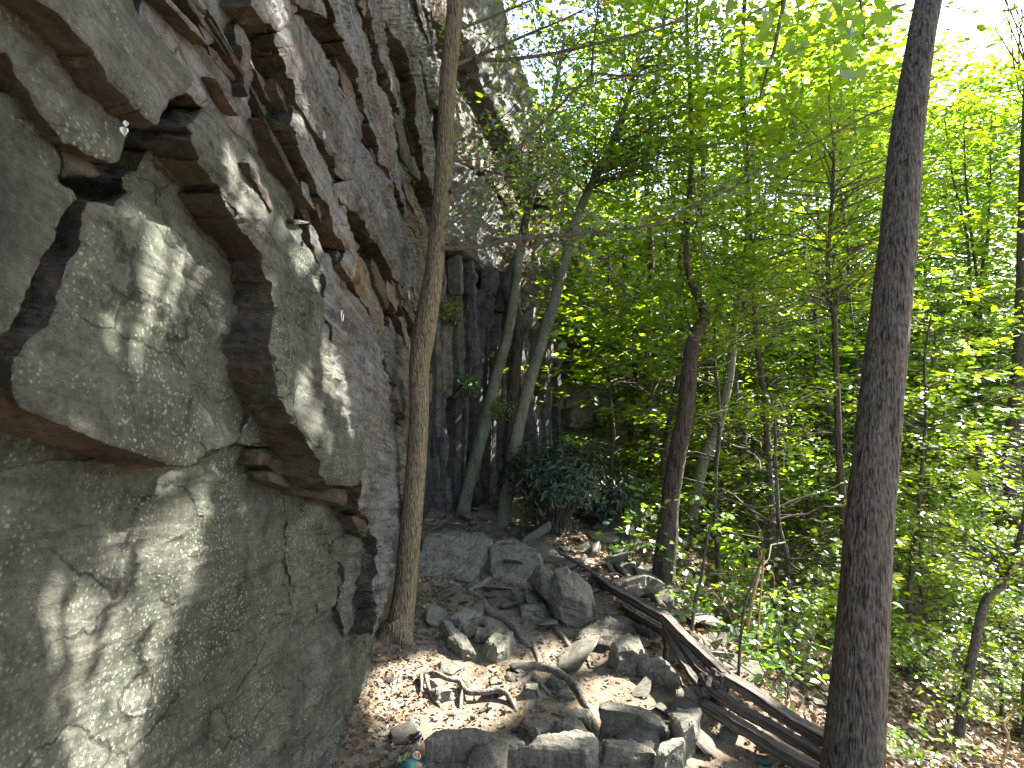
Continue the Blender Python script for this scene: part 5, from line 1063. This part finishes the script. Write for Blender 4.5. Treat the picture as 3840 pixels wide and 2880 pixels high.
for i in range(2600):
    x, y = f_path(i) if i % 3 else l_path(i); rm = RK[i % 14]; co = np.empty(len(rm.vertices)*3, np.float32)
    n_ = 8; v_ = rng.normal(size=(n_, 3)); v_ /= np.linalg.norm(v_, axis=1)[:, None]
    sq = np.array([[-1, -1, -.6], [1, -1, -.6], [1, 1, -.6], [-1, 1, -.6], [-.8, -.7, .5], [.7, -.8, .6], [.8, .7, .45], [-.7, .8, .6]])*rng.uniform(.6, 1.3, (8, 3))
    an = rng.uniform(0, 6.28); R_ = np.array([[math.cos(an), -math.sin(an), 0], [math.sin(an), math.cos(an), 0], [0, 0, .7]]); s_ = .005*(5)**(rng.uniform()**3)
    pv.append((sq@R_.T*s_+np.array([x, y, float(gz(np.array([x]), np.array([y]))[0])]), np.array([(0, 3, 2, 1), (4, 5, 6, 7), (0, 1, 5, 4), (1, 2, 6, 5), (2, 3, 7, 6), (3, 0, 4, 7)])))
obj('path_gravel', mesh('path_gravel', *join(pv), M['stone'], smooth=False), None, kind='stuff', label='small stone chips and gravel on the dirt path', cat='gravel')
tw = []
for i in range(420):
    x, y = l_slope(i); z = float(gz(np.array([x]), np.array([y]))[0]); an = rng.uniform(0, 6.28); l_ = rng.uniform(.1, .55)
    a = np.array([x, y, z+.015]); b = a+np.array([math.cos(an)*l_, math.sin(an)*l_, 0]); b[2] = float(gz(b[:1], b[1:2])[0])+rng.uniform(.01, .08)
    p, r_ = limb(a, b, .005, .002, .02, 4, .1); tw.append(tube(p, r_, 5, 1))
obj('slope_twigs', mesh('slope_twigs', *join(tw), M['rail']), None, kind='stuff', label='dead twigs scattered in the hillside litter', cat='twigs')

# ------------------------------------------------------------------ climbing bits
def bolt(u, v, off, label, s):
    p = plane_hit([(u, v)], 'A', off, 0, 0, (u, v))[0]; e = empty('bolt_hanger', p, label=label, cat='bolt hanger')
    an = np.linspace(.2, 2*np.pi-.2, 16); ringp = np.stack([.012+0*an, np.sin(an)*.6*s, -np.cos(an)*s-.3*s], 1)
    obj('ring', mesh('ring', *tube(ringp, np.full(16, s*.16), 8, 1, 0), M['steel']), e)
    pl = np.array([[.002, 0, 0], [.016, 0, .0]]); obj('bolt', mesh('bolt', *tube(np.array([[-.02, 0, s*.5], [.0, 0, s*.5], [.02, 0, s*.5]]), [s*.35]*3, 6, 1, 0), M['steel']), e)
bolt(1272, 1180, -.715, 'small steel ring bolt on the brown face of the grey buttress', .022)
bolt(1527, 1103, -.72, 'steel bolt hanger at the lower tip of the big slab near the bent tree', .028)
bolt(1203, 503, -.68, 'tiny steel bolt high on the broad grey slab', .012)
p = at(464, 487, 0.99); e = empty('white_scrap', p, label='small white scrap wedged at the mouth of the dark cleft, upper left', cat='scrap')
sc = at(464, 487, 0.99)
V, Q = leaf_cloud(np.array([[0, 0, .006], [.004, -.002, .016]]), np.array([[.5, -1, .2], [.7, -1, 0]]), np.array([[.05, 0, -1.], [.1, 0, -1.]]), np.array([.016, .011]), 'oval', .6)
so_ = mesh('scrap', V, Q, M['white'], smooth=False); o = obj('scrap', so_, e); md = o.modifiers.new('thick', 'SOLIDIFY'); md.thickness = .003
# chalk bag and cord behind the bottom-left boulder
pb = on_ground(1540, 2905); bag = empty('chalk_bag', pb, label='teal drawstring bag with lime cord and a cream and orange patterned flap at bottom left', cat='bag')
def blob(name, ctr, r3, mat, parent, seed, amp=.18, cut=None):
    bm = bmesh.new(); bmesh.ops.create_icosphere(bm, subdivisions=3, radius=1)
    for v in bm.verts:
        n = fbm(np.array([[v.co.x*2+seed, v.co.y*2, v.co.z*2]]), 3, seed)[0]; v.co *= 1+amp*n
        v.co.x *= r3[0]; v.co.y *= r3[1]; v.co.z *= r3[2]
        if v.co.z < -.6*r3[2]: v.co.z = -.6*r3[2]
        v.co += Vector(ctr)
    me = bpy.data.meshes.new(name); bm.to_mesh(me); bm.free(); me.materials.append(M[mat])
    for p_ in me.polygons: p_.use_smooth = True
    return obj(name, me, parent)
blob('bag_body', (-.005, 0, .02), (.052, .05, .035), 'teal', bag, 3, .25)
an = np.linspace(0, 2*np.pi, 22); obj('rim', mesh('rim', *tube(np.stack([.045+.022*np.cos(an), .01+.02*np.sin(an), .025+.004*np.sin(2*an)], 1), np.full(22, .004), 8, 1, 0), M['teal']), bag)
blob('flap', (.022, .02, .055), (.020, .008, .022), 'cream', bag, 5, .15); blob('flap_patch', (.034, .018, .060), (.006, .008, .014), 'orange', bag, 6, .15); blob('flap_patch', (.012, .018, .046), (.006, .008, .008), 'orange', bag, 7, .15); blob('flap_patch', (.022, .0125, .066), (.003, .004, .009), 'orange', bag, 8, .1)
blob('strap', (.03, -.005, .03), (.020, .018, .012), 'brown_cloth', bag, 9, .2)
t_ = np.linspace(0, 26, 150); cp = np.stack([-.035+.030*np.cos(t_)*(.5+.5*np.sin(t_*.37))+.018*np.sin(t_*.9), .02+.026*np.sin(t_), .045+.012*np.sin(t_*1.7)], 1)
obj('cord', mesh('cord', *tube(cp, np.full(150, .0016), 6, 1, 0), M['lime']), bag)
pc = on_ground(1563, 2780); case = empty('gear_case', pc+np.array([0, 0, .0]), label='small glossy black object with silver edge lying left of the long boulder', cat='gear'); case.rotation_euler = (0, -.35, .3)
blob('shell', (0, 0, .018), (.034, .020, .016), 'black_gloss', case, 2, .04)
obj('rim', mesh('rim', *tube(np.stack([.008+.022*np.cos(an), .018*np.sin(an), .028+.002*np.cos(an)], 1), np.full(22, .002), 6, 1, 0), M['steel']), case)
pw = on_ground(2865, 2874); blue = empty('gear_scrap', pw, label='tiny dark blue scrap of gear at the bottom edge right of the boulders', cat='gear'); blob('cloth', (0, 0, .008), (.03, .02, .012), 'teal', blue, 4, .3)
